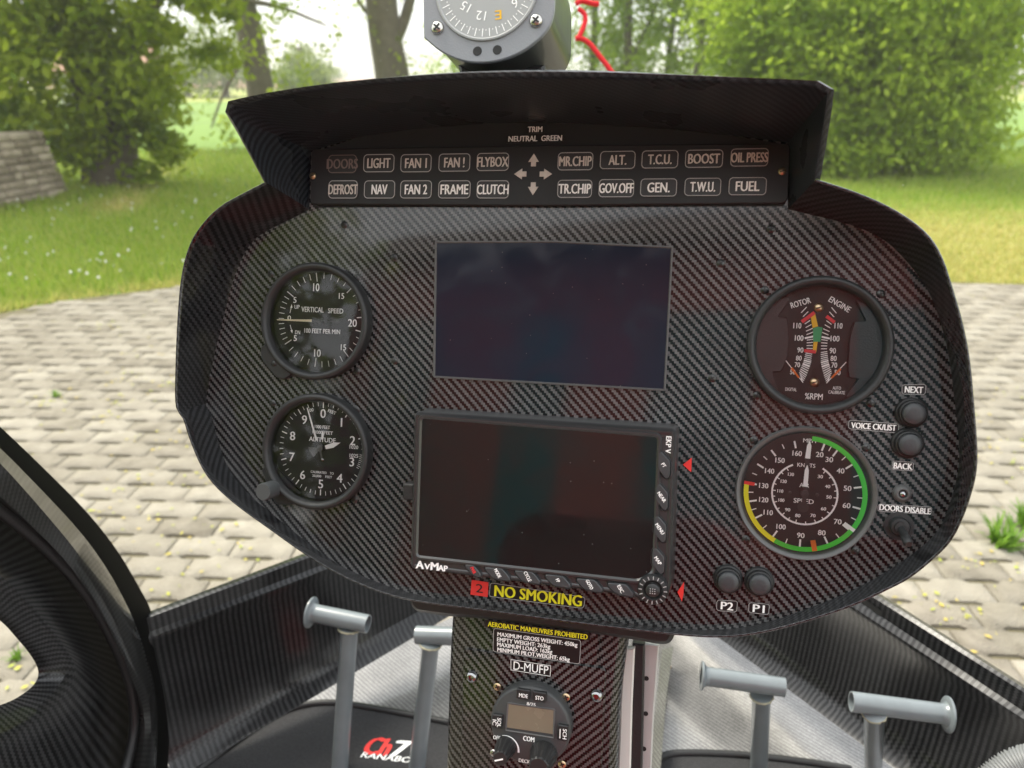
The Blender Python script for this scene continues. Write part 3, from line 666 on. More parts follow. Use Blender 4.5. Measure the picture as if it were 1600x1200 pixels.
# airspeed
G, asi = gauge('airspeed_gauge', 'round airspeed gauge with a green and yellow outer arc around a white inner ring', 1260, 773.5, .0415, 'bezel_grey', thin=True)
dx, dy = G.px(1257, 771.5, ZD)
def aim(bm):
    for v in bm.verts: v.co.x += dx; v.co.y += dy
    return bm
AS = {20: 17, 30: 31.3, 40: 52.4, 50: 77.8, 60: 101.2, 70: 126.4, 80: 152.8, 90: 181.4, 100: 210.7, 110: 237.5, 120: 256.6, 130: 276.7, 140: 299.4, 150: 320.5, 160: 346.4}
KN = {30: 36.7, 40: 66.4, 50: 93, 60: 125.7, 70: 156.5, 80: 192.5, 90: 220.4, 100: 248.6, 110: 271.9, 120: 297.9, 130: 323}
bm = BM(); ks = sorted(AS)
for i, k in enumerate(ks):
    tick(bm, AS[k], .0287, .0333, .0011, ZD)
    if i + 1 < len(ks): tick(bm, (AS[k] + AS[ks[i + 1]]) / 2, .0303, .0333, .0006, ZD)
    a = R(AS[k]); rr_ = .0262 if k < 100 else .0255; text(bm, str(k), rr_ * math.sin(a) * .96, rr_ * math.cos(a), .0031, .0045 if k < 100 else .0056, 0, ZD, .018)
arc(bm, .0186, .0197, 30, 336, ZD)
kk = sorted(KN)
for i, k in enumerate(kk):
    tick(bm, KN[k], .0170, .0188, .0006, ZD)
    if i + 1 < len(kk): tick(bm, (KN[k] + KN[kk[i + 1]]) / 2, .0174, .0188, .0006, ZD)
    a = R(KN[k]); text(bm, str(k), .0143 * math.sin(a), .0143 * math.cos(a), .0020, .0031 if k < 100 else .0036, 0, ZD, .03)
for s_, x, y, cap, wd in (('MPH', .001, .0332, .0024, .0075), ('KNOTS', 0, .0178, .0024, .0105), ('AIR', -.0004, .0053, .0026, .0058), ('SPEED', -.0002, -.0046, .0028, .0118)): text(bm, s_, x, y, cap, wd, 0, ZD, .01)
build('lettering', aim(bm), M['white'], asi)
bm = BM(); arc(bm, .0333, .0362, 4, 207, ZD + .0001, k=120); build('green_arc', aim(bm), M['green'], asi)
bm = BM(); arc(bm, .0333, .0362, 207, 275, ZD + .0001, k=120); build('yellow_arc', aim(bm), M['yellow'], asi)
bm = BM(); tick(bm, 276.5, .0300, .0364, .0022, ZD + .0003); build('red_line', aim(bm), M['red_paper'], asi)
bm = BM(); tick(bm, 124, .0288, .0362, .0022, ZD + .0003); build('white_line', aim(bm), M['white'], asi)
bm = BM(); tick(bm, 167, .0292, .0360, .0030, ZD + .0003); build('orange_line', aim(bm), M['orange'], asi)
bm = BM(); bar(bm, .0003, .0222, .0008, .0302, .0030, .0024, .0026); bar(bm, .0008, .0302, .001, .0330, .0026, .0024, .0004); bar(bm, .0, .0046, .0003, .0148, .0028, .0024, .0024); bar(bm, .0003, .0148, .0004, .0180, .0024, .0024, .0004); build('needle', aim(bm), M['white'], asi)
bm = BM(); bar(bm, -.0002, -.009, .0003, .0222, .0026, .0022); lathe(bm, [(.0024, .001), (.0024, .003), (0, .0032)], 0, 0, 20); lathe(bm, [(.0034, .0019), (0, .0020)], -.0004, -.0082, 24); build('needle_hub', aim(bm), M['bezel'], asi)
for x in (-.0085, .0075): screw_parts(asi, dx + x, dy, .0009, .0011, 'screw', cross=False, dome=False)

# ------------------------------------------------------------------ push buttons, lamp, toggle
def push(cx, cyy, label, r=.0075):
    f2 = PAN.shift(*PAN.px(cx, cyy, .006)); t = thing('push_button', label, 'push button', f2, 'round push buttons on the panel')
    bm = BM(); lathe(bm, [(.0092, .0003), (.0092, .002), (.0086, .0028), (.0080, .003), (.0076, .0062), (.0068, .0066), (.0064, .0058)], 0, 0, 40); build('collar', bm, M['rubber'], t, smooth=True, angle=40)
    bm = BM(); lathe(bm, [(.0064, .003), (.0064, .0086), (.0058, .0094), (.003, .0099), (0, .01)], 0, 0, 40); build('cap', bm, M['button_cap'], t, smooth=True, angle=50)
push(1427, 646, 'round grey push button just under the NEXT placard')
push(1421, 694, 'round grey push button just above the BACK placard')
push(1138, 908, 'round grey push button above the P2 placard')
push(1187, 912, 'round grey push button above the P1 placard')
f2 = PAN.shift(*PAN.px(1411, 772, .003)); t = thing('indicator_lamp', 'small unlit metal-ringed indicator lamp above DOORS DISABLE', 'lamp', f2)
bm = BM(); lathe(bm, [(.0055, .0003), (.0052, .0014), (.0036, .0034), (.0026, .0036), (.0024, .002)], 0, 0, 32); build('ring', bm, M['bezel_grey'], t, smooth=True)
bm = BM(); lathe(bm, [(.0025, .0015), (.0022, .0036), (.0012, .0046), (0, .0049)], 0, 0, 24); build('lens', bm, M['chrome'], t, smooth=True)
f2 = PAN.shift(*PAN.px(1406, 823, .003)); t = thing('toggle_switch', 'black toggle switch flicked down below DOORS DISABLE', 'switch', f2)
bm = BM(); lathe(bm, [(.0085, .0003), (.0085, .001), (.0058, .0012), (.0058, .004), (.0050, .005), (.0036, .0052), (.0036, .007), (0, .0072)], 0, 0, 32); build('nut', bm, M['bezel'], t, smooth=True, angle=40)
bm = BM(); tube(bm, [(0, 0, .005), (.0006, -.003, .012), (.0012, -.006, .018), (.0014, -.0066, .0195)], [.0021, .0024, .0029, .0018], 16); build('lever', bm, M['bezel'], t, smooth=True, angle=50)

# ================================================================== PEDESTAL AND RADIO
PW = -.012
PF = PAN.shift(*PAN.px(832, 1090, PW), PW)
ped = thing('centre_pedestal', 'carbon fibre pedestal below the panel carrying the radio', 'pedestal', PF)
L_ = [(706, 935), (701, 1010), (699, 1057), (697, 1120), (695, 1195), (692, 1330)]; R_ = [(986, 968), (976, 1030), (969, 1085), (966, 1130), (964, 1195), (958, 1330)]
Lp = [Vector((*PF.px(*p), 0)) for p in L_]; Rp = [Vector((*PF.px(*p), 0)) for p in R_]
bm = BM(); lay = bm.loops.layers.uv.new('UVMap')
rows = []
for a, b in zip(Lp, Rp):
    wv = b - a
    rows.append([a + Vector((.001, 0, -.075)), a + Vector((-.0, 0, -.006)), a + Vector((.0015, 0, -.0018)), a + Vector((.005, 0, 0)), a + wv * .5, b + Vector((-.008, 0, 0)), b + Vector((-.003, 0, -.002)), b + Vector((0, 0, -.008)), b + Vector((-.001, 0, -.075))])
V = [[bm.verts.new(p) for p in r] for r in rows]
for j in range(len(V) - 1):
    for i in range(len(V[0]) - 1):
        f = bm.faces.new((V[j][i], V[j + 1][i], V[j + 1][i + 1], V[j][i + 1]))
        for l in f.loops: l[lay].uv = (-abs(l.vert.co.x) - .5 + l.vert.co.z * .5, l.vert.co.y)
build('column', bm, M['carbon'], ped, smooth=True, angle=60)
# access cover
cov = round_poly([PF.px(*p, .0016) for p in [(724, 1013), (830, 1028), (947, 1045), (944, 1110), (940, 1200), (935, 1330), (716, 1330), (720, 1195), (722, 1112)]], .003)
bm = BM(); poly(bm, cov, .0002, .0016, .0005); bmesh.ops.bisect_plane(bm, geom=bm.verts[:] + bm.edges[:] + bm.faces[:], plane_co=(0, 0, 0), plane_no=(1, 0, 0)); uv_from(bm, lambda v: (-abs(v.co.x) - .5, v.co.y)); build('cover_plate', bm, M['carbon'], ped)
for x, y in ((737, 1058), (932, 1088)):
    cx, cyy = PF.px(x, y, .003); bm = BM(); lathe(bm, [(.0042, .0016), (.0042, .003), (.0034, .0045), (.0022, .005), (.0018, .004), (0, .0038)], cx, cyy, 32); build('bolt', bm, M['chrome'], ped, smooth=True, angle=50)
led = round_poly([PF.px(*p, .0) for p in [(640, 925), (642, 944), (652, 955), (700, 962), (760, 966), (915, 987), (1000, 1000), (1030, 1006), (1046, 1005), (1054, 994), (1055, 975), (915, 952), (740, 928)]], .004)
bm = BM(); poly(bm, led, -.035, .004, .003); build('ledge', bm, M['black_satin'], ped, smooth=True, angle=40)
placard('placard', 'black strip placard with yellow AEROBATIC MANEUVRES PROHIBITED lettering', PF, [(757, 968), (922, 990), (922, 1001), (757, 979)], [('AEROBATIC MANEUVRES PROHIBITED', 839, 985, 7.5, 157)], ink='yellow', rad=1, z0=.0018, bold=.025)
placard('placard', 'black weight limits placard with four lines of white lettering', PF, [(771, 981), (908, 1000), (906, 1038), (770, 1018)], [('MAXIMUM GROSS WEIGHT: 450kg', 839, 999, 6.3, 126), ('EMPTY WEIGHT: 263kg', 818, 1004.5, 6.3, 84), ('MAXIMUM LOAD: 162kg', 819.5, 1012.5, 6.3, 87), ('MINIMUM PILOT.WEIGHT: 65kg', 833, 1022.5, 6.3, 114)], border='outline', z0=.0019, bold=.03)
placard('placard', 'small white-bordered registration placard reading D-MUFP', PF, [(798, 1030), (861, 1040), (860, 1057), (798, 1047)], [('D-MUFP', 829.5, 1043.5, 13, 55)], border='white', rad=.6, z0=.0019, bold=.0)
# side strips by the pedestal
bm = BM(); poly(bm, [PF.px(*p, -.03) for p in [(972, 1016), (992, 1012), (988, 1100), (982, 1330), (962, 1330), (966, 1130)]], -.036, -.03, .001); build('white_strip', bm, M['white_plastic'], ped)
bm = BM(); poly(bm, [PF.px(*p, -.034) for p in [(988, 1005), (1007, 1007), (1005, 1100), (1000, 1330), (980, 1330), (986, 1100)]], -.046, -.034, .001); build('rubber_strip', bm, M['rubber'], ped)
bm = BM(); poly(bm, [PF.px(*p, -.045) for p in [(1006, 1005), (1030, 1008), (1022, 1110), (1012, 1330), (996, 1330), (1004, 1110)]], -.05, -.045, .001); al = build('metal_strip', bm, M['alu'], ped)
for x, y in ((1010, 1060), (1009, 1115), (1006, 1170)):
    bm = BM(); lathe(bm, [(.0018, -.0449), (0, -.0448)], *PF.px(x, y, -.045), n=16); build('rivet_hole', bm, M['recess'], al)
# radio
RZ = .012
RF = PF.shift(*PF.px(828, 1135, RZ)); rad = thing('radio_unit', 'round black radio set with a small blank beige display and two knobs', 'radio', RF)
def Z5(x, y): return (720 + x / 5.714, 1040 + y / 5.714)
sx, sy = scale_at(RF, 828, 1135, RZ); rr0 = 63.0 * sx
bm = BM(); lathe(bm, [(rr0, .0017), (rr0, RZ - .002), (rr0 - .001, RZ - .0005), (rr0 - .002, RZ), (0, RZ)], 0, 0, 80); build('face', bm, M['radio_face'], rad, smooth=True, angle=40)
bm = BM(); fr_ = round_poly([RF.px(*Z5(*p), RZ) for p in [(415, 325), (845, 385), (835, 650), (395, 580)]], .001); ring_frame(bm, fr_, [(0, RZ + .0001), (.0003, RZ + .0007), (.0012, RZ + .0004)]); build('display_frame', bm, M['bezel_grey'], rad)
bm = BM(); flat(bm, [RF.px(*Z5(*p), RZ + .0003) for p in [(425, 337), (832, 395), (826, 612), (410, 552)]], RZ + .0003); build('display', bm, M['lcd'], rad)
for s_, c4, rot, wp in (('MDE', [(502, 205), (620, 222), (615, 308), (498, 292)], 0, 14), ('STO', [(645, 227), (765, 245), (760, 330), (640, 312)], 0, 13), ('SQL', [(283, 432), (372, 442), (366, 565), (276, 552)], -90, 15), ('SCH', [(868, 525), (960, 540), (950, 675), (860, 660)], -90, 16)):
    bm = BM(); poly(bm, round_poly([RF.px(*Z5(*p), RZ + .002) for p in c4], .0008), RZ - .0005, RZ + .0025, .0006); k = build('key', bm, M['rubber'], rad, label='key lettered ' + s_)
    cx = sum(p[0] for p in c4) / 4; cyy = sum(p[1] for p in c4) / 4
    bm = BM(); tpx(bm, RF, s_, *Z5(cx + (18 if rot else 0), cyy + 12), 6, wp, RZ + .0027, rot, .02)
    if s_ == 'SQL': tpx(bm, RF, 'IC', *Z5(cx - 24, cyy + 10), 6, 9, RZ + .0027, -90, .02)
    if s_ == 'SCH': bar(bm, *RF.px(*Z5(cx - 22, cyy - 35), RZ + .0027), *RF.px(*Z5(cx - 25, cyy + 50), RZ + .0027), .0006, RZ + .0027)
    build('lettering', bm, M['white'], k)
bm = BM(); tpx(bm, RF, '8/25', *Z5(628, 345), 5, 14, RZ + .0002, 0, .02); tpx(bm, RF, 'OFF', *Z5(320, 643), 6, 11, RZ + .0002, 0, .02); tpx(bm, RF, 'COM', *Z5(607, 655), 7.5, 18, RZ + .0002, 0, .03); tpx(bm, RF, 'DECK', *Z5(568, 852), 5.5, 18, RZ + .0002, 0, .03)
kx, ky = RF.px(*Z5(395, 740), RZ)
for i in range(14):
    a0, a1 = -15 + i * 8, -15 + (i + 1) * 8; arc(bm, .0090, .0094 + .0009 * i / 13, a0, a1, RZ + .0002, kx, ky, 200)
build('lettering', bm, M['white'], rad)
for (x, y, r, h) in ((385, 760, .0072, .017), (725, 830, .0095, .018)):
    cx, cyy = RF.px(*Z5(x, y), RZ + h * .35); bm = BM(); n = 48; prof = [(1.0, RZ), (1.0, RZ + h * .15), (.82, RZ + h * .5), (.72, RZ + h * .92), (.62, RZ + h), (0, RZ + h)]
    rings = [[bm.verts.new((cx + r * k * (1 - (.07 if (i % 4) < 2 and 0 < j < 4 else 0)) * math.cos(2 * math.pi * i / n), cyy + r * k * (1 - (.07 if (i % 4) < 2 and 0 < j < 4 else 0)) * math.sin(2 * math.pi * i / n), z)) for i in range(n)] for j, (k, z) in enumerate(prof[:-1])]
    for a, b in zip(rings, rings[1:]):
        for i in range(n): bm.faces.new((a[i], a[(i + 1) % n], b[(i + 1) % n], b[i]))
    bm.faces.new(rings[-1]); k_ = build('rotary_knob', bm, M['black_satin'], rad)
    bm = BM(); bar(bm, cx - r * .5, cyy - r * .25, cx + r * .3, cyy + r * .05, .0011, RZ + h + .0002)
    if r < .008: build('pointer', bm, M['white'], k_)
    else: bm.free()
for x, y in ((325, 192), (938, 285), (293, 785), (903, 885)): screw_parts(rad, *RF.px(*Z5(x, y), .002), .0017, .0028, 'brass' if x != 293 else 'steel', dome=False)

# ================================================================== CABIN
cabin = thing('helicopter_cabin', 'black carbon fibre helicopter cabin tub whose sills run forward to the nose', 'helicopter cabin', loc=(0.08, .5, .5))
CI = Matrix.Translation((-0.08, -.5, -.5))
def cabin_part(name, bm, mat, smooth=True, angle=None):
    bm.transform(CI); return build(name, bm, mat, cabin, smooth=smooth, angle=angle)
dirL = Vector((.79, .613, 0)); nL = Vector((.613, -.79, 0)); pL = Vector((-.43, .756, .8))     # left wall plane
dirR = Vector((-.483, .876, 0)); nR = Vector((-.876, -.483, 0)); pR = Vector((.449, .80, .8))
def wall_row(p, n, a, b, off, tn=1.0, ext=0.0):
    q = [on_plane(*k, p + n * off, n) for k in (a, b)]
    return q
def side(name, p, n, rows, nose_t, back_t):
    """rows: (pixel a, pixel b, inward offset); each row is a straight line through both, continued forward and back"""
    out_ = []
    for a, b, off in rows:
        A, B = (on_plane(*k, p + n * off, n) for k in (a, b)); d = (B - A).normalized()
        S, E_ = A - d * back_t, A + d * nose_t
        out_.append([tuple(S.lerp(E_, i / 24)) for i in range(25)])
    bm = BM(); loft(bm, out_); lay = bm.loops.layers.uv.verify(); dh = Vector((-n.y, n.x, 0))
    for f in bm.faces:
        for l in f.loops: l[lay].uv = (l.vert.co.dot(dh), l.vert.co.z + l.vert.co.dot(n) * .7)
    return cabin_part(name, bm, M['carbon_wall'], smooth=True, angle=35)
side('wall', pL, nL, [((240, 953), (470, 866.5), -.012), ((240, 958), (470, 871), 0), ((241, 962), (480, 872), .004), ((240, 985), (500, 884), .004), ((236, 996), (500, 893), .009), ((236, 1002), (500, 898), .009), ((240, 1012), (520, 899), .003), ((262, 1110), (560, 960), .003),
                   ((280, 1160), (600, 985), .006), ((290, 1185), (620, 992), .016), ((299, 1203), (640, 1000), .03)], .86, .02)
side('wall', pR, nR, [((1600, 1070), (1363, 920), -.012), ((1600, 1075), (1362, 924), 0), ((1600, 1082), (1356, 928), .004), ((1600, 1112), (1336, 936), .004), ((1600, 1124), (1320, 940), .0105), ((1600, 1130), (1314, 943), .0105), ((1600, 1142), (1300, 946), .003), ((1520, 1170), (1230, 960), .003),
                   ((1460, 1185), (1180, 985), .006), ((1425, 1195), (1150, 992), .016), ((1400, 1203), (1125, 998), .03)], .86, .35)
bm = BM(); q = [on_plane(x, y, pR + nR * .0058, nR) for x, y in ((1334, 930), (1340, 928), (1379, 956), (1377, 962), (1370, 960))]
fv = bm.faces.new([bm.verts.new(p) for p in q]); cabin_part('slot', bm, M['recess'], smooth=False)
# floor: one sheet under the mats, sky reflection put into its light grey, folded up behind the pedestal
bm = BM(); fl = [(-.47, -.3), (-.47, .74), (-.2, .97), (.12, 1.22), (.36, 1.24), (.42, 1.02), (.58, .70), (.68, .4), (.62, -.3)]
f = flat(bm, fl, .562); uv_from(bm, lambda v: (v.co.x, v.co.y)); cabin_part('floor', bm, M['carbon_floor'], smooth=False)
for x, y in ((1043, 1040), (1024, 1180)):
    p = at_z(x, y, .564); bm = BM(); lathe(bm, [(.006, .5622), (.005, .566), (.003, .568), (0, .5685)], p.x, p.y, 16); cabin_part('screw', bm, M['brass'])
# fold bracket beside the pedestal
bm = BM(); loft(bm, [[at_z(1052, 1010, .60), at_z(1040, 1100, .60), at_z(1030, 1230, .60)], [at_z(1034, 1015, .585), at_z(1024, 1100, .585), at_z(1012, 1230, .585)], [at_z(1030, 1020, .563), at_z(1020, 1100, .563), at_z(1006, 1230, .563)]]); cabin_part('bracket', bm, M['carbon_floor'], angle=30)
# door frame (pillar that sweeps up to the left)
XP = -.435
def PX(px, py, x): r = ray(px, py); return EYE + r * (x / r.x)
O_ = [(-90, 585), (0, 666), (70, 733), (140, 803), (187, 864), (219, 920), (238, 955), (250, 1010), (262, 1060), (266, 1120), (262, 1210)]
O1 = [(-98, 612), (-7, 692), (59, 759), (126, 830), (169, 890), (199, 946), (216, 986), (230, 1030), (243, 1075), (247, 1126), (243, 1210)]
M1 = [(-102, 632), (-10, 712), (50, 778), (117, 857), (160, 918), (188, 976), (205, 1015), (220, 1052), (233, 1092), (237, 1138), (232, 1210)]
M2 = [(-110, 690), (-15, 762), (45, 815), (112, 885), (158, 955), (186, 1015), (202, 1055), (216, 1085), (225, 1110), (227, 1145), (218, 1210)]
GK = [(-115, 712), (-8, 784), (66, 842), (136, 916), (183, 1000), (204, 1055), (210, 1079), (213, 1105), (214, 1130), (210, 1160), (196, 1210)]
rows = [[PX(*p, -.45) for p in O_], [PX(*p, -.437) for p in O_], [PX(*p, -.432) for p in O1], [PX(*p, -.420) for p in M1], [PX(*p, -.424) for p in M2], [PX(*p, -.445) for p in GK]]
rows = [resample(smooth_line(r), 60) for r in rows]
bm = BM(); loft(bm, [[tuple(p) for p in r] for r in rows[:3]]); cabin_part('edge_band', bm, M['band_black'], angle=40)  # outer band of the pillar, coloured near black
bm = BM(); loft(bm, [[tuple(p) for p in r] for r in rows[2:]]); cabin_part('door_frame', bm, M['carbon_frame'], angle=40)
door = thing('cabin_door', 'black carbon fibre left door with a rounded lower window opening', 'door', loc=(-.45, .5, .8)); DI = Matrix.Translation((.45, -.5, -.8))
def door_part(name, bm, mat, smooth=True, angle=None): bm.transform(DI); return build(name, bm, mat, door, smooth=smooth, angle=angle)
GKc = [(-140, 700)] + GK[1:-1] + [(190, 1230), (150, 1330), (0, 1420), (-140, 1470)]
bm = BM(); tube(bm, resample(smooth_line([PX(x - 3, y + 3, -.443) for x, y in GK]), 60), .0062, 10); door_part('seal', bm, M['rubber'])
Rg = [(-140, 785), (0, 897), (35, 930), (70, 967), (112, 1027), (120, 1045), (117, 1062), (93, 1097), (47, 1135), (0, 1163), (-140, 1235)]
Rg2 = [(-140, 800), (0, 914), (32, 946), (64, 982), (98, 1030), (104, 1046), (100, 1060), (82, 1084), (42, 1120), (0, 1144), (-140, 1215)]
Hh = [(-140, 860), (0, 967), (28, 999), (44, 1018), (56, 1036), (61, 1051), (58, 1063), (48, 1076), (23, 1093), (0, 1102), (-140, 1150)]
rows = [[PX(*p, -.46) for p in GKc], [PX(*p, -.447) for p in Rg], [PX(*p, -.450) for p in Rg2], [PX(*p, -.468) for p in Hh], [PX(*p, -.482) for p in Hh]]
rows = [resample(smooth_line(r), 80) for r in rows]
mid = [a.lerp(b, .5) for a, b in zip(rows[0], rows[1])]; rows.insert(1, mid)
bm = BM(); loft(bm, [[tuple(p) for p in r] for r in rows]); door_part('door_shell', bm, M['carbon_wall'], angle=40)
# ------------------------------------------------------------------ mats
def mat_thing(label, px, edge, n_edge):
    base = [at_z(x, y, .570) for x, y in px]; c0 = sum(base, Vector()) / len(base)
    t = thing('floor_mat', label, 'mat', loc=(c0.x, c0.y, .562))
    bm = BM(); poly(bm, [(p.x - c0.x, p.y - c0.y) for p in base], .0015, .008, .002); build('carpet', bm, M['carpet'], t)
    bm = BM(); e = resample(smooth_line([at_z(x, y, .571) for x, y in edge]), 40); tube(bm, [p - Vector((c0.x, c0.y, .562)) for p in e], .0048, 10); build('piping', bm, M['rubber'], t, smooth=True)
    return t, c0
EL = [(240, 1262), (285, 1222), (327, 1190), (380, 1150), (420, 1124), (445, 1110), (480, 1100), (515, 1097), (552, 1101), (620, 1113), (708, 1130)]
mt, c0 = mat_thing('black carpet mat with a red and white stitched emblem, left of the pedestal', EL + [(712, 1260), (500, 1290)], EL, 0)
ER = [(1005, 1290), (1020, 1205), (1028, 1186), (1045, 1177), (1090, 1176), (1160, 1179), (1260, 1190), (1330, 1202)]
mat_thing('black carpet mat with piped edge, right of the pedestal', ER + [(1420, 1290)], ER, 0)
FLR = Frame(Vector((c0.x, c0.y, .562)), Vector((1, 0, 0)), Vector((0, 1, 0)), Vector((0, 0, 1)))
def floor_text(s, px, py, cap, wpx, mat, bold, rot, skew=.25):
    bm = BM(); x, y = FLR.px(px, py, .0088); x1, _ = FLR.px(px + 1, py, .0088); _, y1 = FLR.px(px, py + 1, .0088)
    text(bm, s, 0, 0, cap * abs(y1 - y), wpx * abs(x1 - x), 0, .0088, bold)
    for v in bm.verts:
        a, b = v.co.x + v.co.y * skew, v.co.y; c, sn = math.cos(R(rot)), math.sin(R(rot)); v.co.x, v.co.y = x + a * c - b * sn, y + a * sn + b * c
    return build('emblem_lettering', bm, M[mat], mt)
floor_text('Ch', 592, 1166, 26, 42, 'red_paper', .04, -6); floor_text('7', 626, 1170, 25, 26, 'white', .05, -6); floor_text('RANABOT', 610, 1184, 8.5, 92, 'white', .02, -8)

# ------------------------------------------------------------------ pedals
def pedal(label, a, b, s_top, s_bot, d, rpx, flange_at, fpx):
    A, B = at_depth(*a, d), at_depth(*b, d * .985); r = rpx * d / F
    top = at_depth(*s_top, d * .995); r0 = ray(*s_bot); bot = at_z(*s_bot, .56)
    base = Vector((bot.x, bot.y, .562)); t = thing('rudder_pedal', label, 'pedal', group='grey tube foot pedals', loc=base)
    ax = (B - A).normalized()
    bm = BM(); n = 28; up = ax.orthogonal().normalized(); sd_ = ax.cross(up); rings = []
    for p, k in ((A, r * .86), (A, r), (B, r), (B, r * .86), (B - ax * .02, r * .84)):
        rings.append([bm.verts.new(p - base + (up * math.cos(2 * math.pi * i / n) + sd_ * math.sin(2 * math.pi * i / n)) * k) for i in range(n)])
    rings.insert(0, [bm.verts.new(A + ax * .02 - base + (up * math.cos(2 * math.pi * i / n) + sd_ * math.sin(2 * math.pi * i / n)) * r * .84) for i in range(n)])
    for p, q in zip(rings, rings[1:]):
        for i in range(n): bm.faces.new((p[i], p[(i + 1) % n], q[(i + 1) % n], q[i]))
    bar_ = build('crossbar', bm, M['pedal'], t, smooth=True, angle=40)
    bm = BM()
    for p in (A + ax * .006, B - ax * .006):
        bm.faces.new([bm.verts.new(p - base + (up * math.cos(2 * math.pi * i / n) + sd_ * math.sin(2 * math.pi * i / n)) * r * .845) for i in range(n)])
    build('bore', bm, M['hole'], bar_)
    bm = BM(); d0 = (top - base).normalized(); tube(bm, [(0, 0, 0), (top - base) - d0 * (r * .55), (top - base) - d0 * (r * .25), top - base], [r * .96, r * .96, r * 1.08, r * 1.2], 24); build('stem', bm, M['pedal'], t, smooth=True, angle=40)
    bm = BM(); dz = (top - base) - d0 * (r * .2); lp = d0.orthogonal().normalized(); l2 = d0.cross(lp); ring_ = [dz + (lp * math.cos(2 * math.pi * i / 24) + l2 * math.sin(2 * math.pi * i / 24)) * r * (1.17 + .03 * math.sin(i * 2.7)) for i in range(25)]
    tube(bm, ring_, [.0013 + .0005 * math.sin(i * 3.1) for i in range(25)], 8); build('weld', bm, M['rust'], t, smooth=True)
    if flange_at:
        Pf = A if flange_at == 'a' else B; sg = -1 if flange_at == 'a' else 1; fr = fpx * d / F
        bm = BM(); rings = []
        for off, k in ((-.008, r), (-.004, r * 1.05), (-.0015, r * 1.25), (-.0008, fr * .96), (.0, fr), (.0016, fr), (.002, fr * .96), (.002, r * .88)):
            rings.append([bm.verts.new(Pf - base + ax * sg * off + (up * math.cos(2 * math.pi * i / n) + sd_ * math.sin(2 * math.pi * i / n)) * k) for i in range(n)])
        for p, q in zip(rings, rings[1:]):
            for i in range(n): bm.faces.new((p[i], p[(i + 1) % n], q[(i + 1) % n], q[i]))
        build('end_flange', bm, M['pedal'], t, smooth=True, angle=40)
    return t
def tilt(a, b): return a
pedal('grey tube pedal with a flanged outer end, farthest left of the pedestal', (487, 957), (575, 975), (546, 980), (530, 1215), .97, 14, 'a', 24)
pedal('grey tube pedal partly hidden behind the left edge of the pedestal', (651, 992), (735, 995), (673, 1004), (650, 1215), .95, 14, None, 0)
pedal('grey tube pedal with a thin end plate, just right of the pedestal', (1098, 1056), (1226, 1074), (1190, 1084), (1185, 1215), .93, 14.5, 'a', 22)
pedal('grey tube pedal with a flanged outer end near the right cabin wall', (1330, 1096), (1480, 1116), (1366, 1110), (1364, 1215), .84, 15.5, 'b', 27)

# ------------------------------------------------------------------ hose
bm = BM(); pts = resample(smooth_line([at_depth(1520, 1260, .74), at_depth(1575, 1205, .74), at_depth(1620, 1190, .73), at_depth(1700, 1190, .70)]), 120)
tube(bm, pts, [.017 + .0016 * math.sin(i * 2.1) for i in range(120)], 20)
tag(build('corrugated_hose', bm, M['hose'], smooth=True), 'grey corrugated hose end by the right cabin wall', 'hose')

# ================================================================== COMPASS
CZ = .050
CFm = PAN.shift(*PAN.px(761, -21, CZ), CZ); comp = thing('magnetic_compass', 'grey magnetic compass standing on top of the hood', 'compass', CFm)
half = [(662, 58), (687, 80), (719, 94.5), (750, 98.5), (785, 94), (824, 77), (865, 39), (867, -20), (866, -80), (845, -120), (800, -150), (760, -155), (710, -148), (672, -115), (660, -70), (661, 0)]
out_ = resample(smooth_line([(*CFm.px(*p), 0) for p in half + half[:1]], 2), 90)[:-1]; out2 = [(p.x, p.y) for p in out_]
bm = BM(); poly(bm, out2, -.003, 0, .0006); build('face', bm, M['compass_grey'], comp)
sx, sy = scale_at(CFm, 761, -21, 0); rd = 78 * sx
bm = BM(); q = [(x * .94 + .0008, y * .94) for x, y in out2]; poly(bm, q, -.072, -.003, 0); build('housing', bm, M['compass_body'], comp, smooth=True, angle=60)
bm = BM(); n = len(q); back_r = [bm.verts.new((x, y, -.072)) for x, y in q]; back_r2 = [bm.verts.new((x * .9, y * .9, -.077)) for x, y in q]
for i in range(n): bm.faces.new((back_r[i], back_r2[i], back_r2[(i + 1) % n], back_r[(i + 1) % n]))
bm.faces.new(back_r2[::-1]); build('rear_cap', bm, M['compass_body'], comp)
bm = BM(); lathe(bm, [(rd * 1.04, .0002), (rd * 1.03, .0012), (rd, .0014), (rd * .97, .0005), (0, .0005)], 0, 0, 80); build('card', bm, M['compass_card'], comp, smooth=True, angle=40)
bm = BM()
for k in range(-9, 10):
    a = 180 + k * 9.2 + 3; tick(bm, a, rd * .80, rd * .95, rd * .018, .0007); a2 = R(a + 4.6); bar(bm, rd * .83 * math.sin(a2) - .0003, rd * .83 * math.cos(a2), rd * .83 * math.sin(a2) + .0003, rd * .83 * math.cos(a2), .0006, .0007)
for s_, x, y, rot in (('15', 728, 11, 152), ('12', 752, 25, 172), ('6', 805, 6, 205)):
    cx, cyy = CFm.px(x, y); text(bm, s_, cx, cyy, rd * .17, None, rot, .0007, .0)
build('lettering', bm, M['white'], comp)
bm = BM(); cx, cyy = CFm.px(779, 24); text(bm, 'E', cx, cyy, rd * .17, rd * .13, 184, .0007, .02); build('east_lettering', bm, M['amber'], comp)
for x, y in ((684, 44), (838, 33)): screw_parts(comp, *CFm.px(x, y), 0, .0040, 'steel', rot=50)
for x, y in ((746, 80), (777, 78)):
    bm = BM(); lathe(bm, [(.0028, .0002), (.0025, -.0003 + .0006), (0, .00025)], *CFm.px(x, y), n=24); build('adjuster_recess', bm, M['recess'], comp)
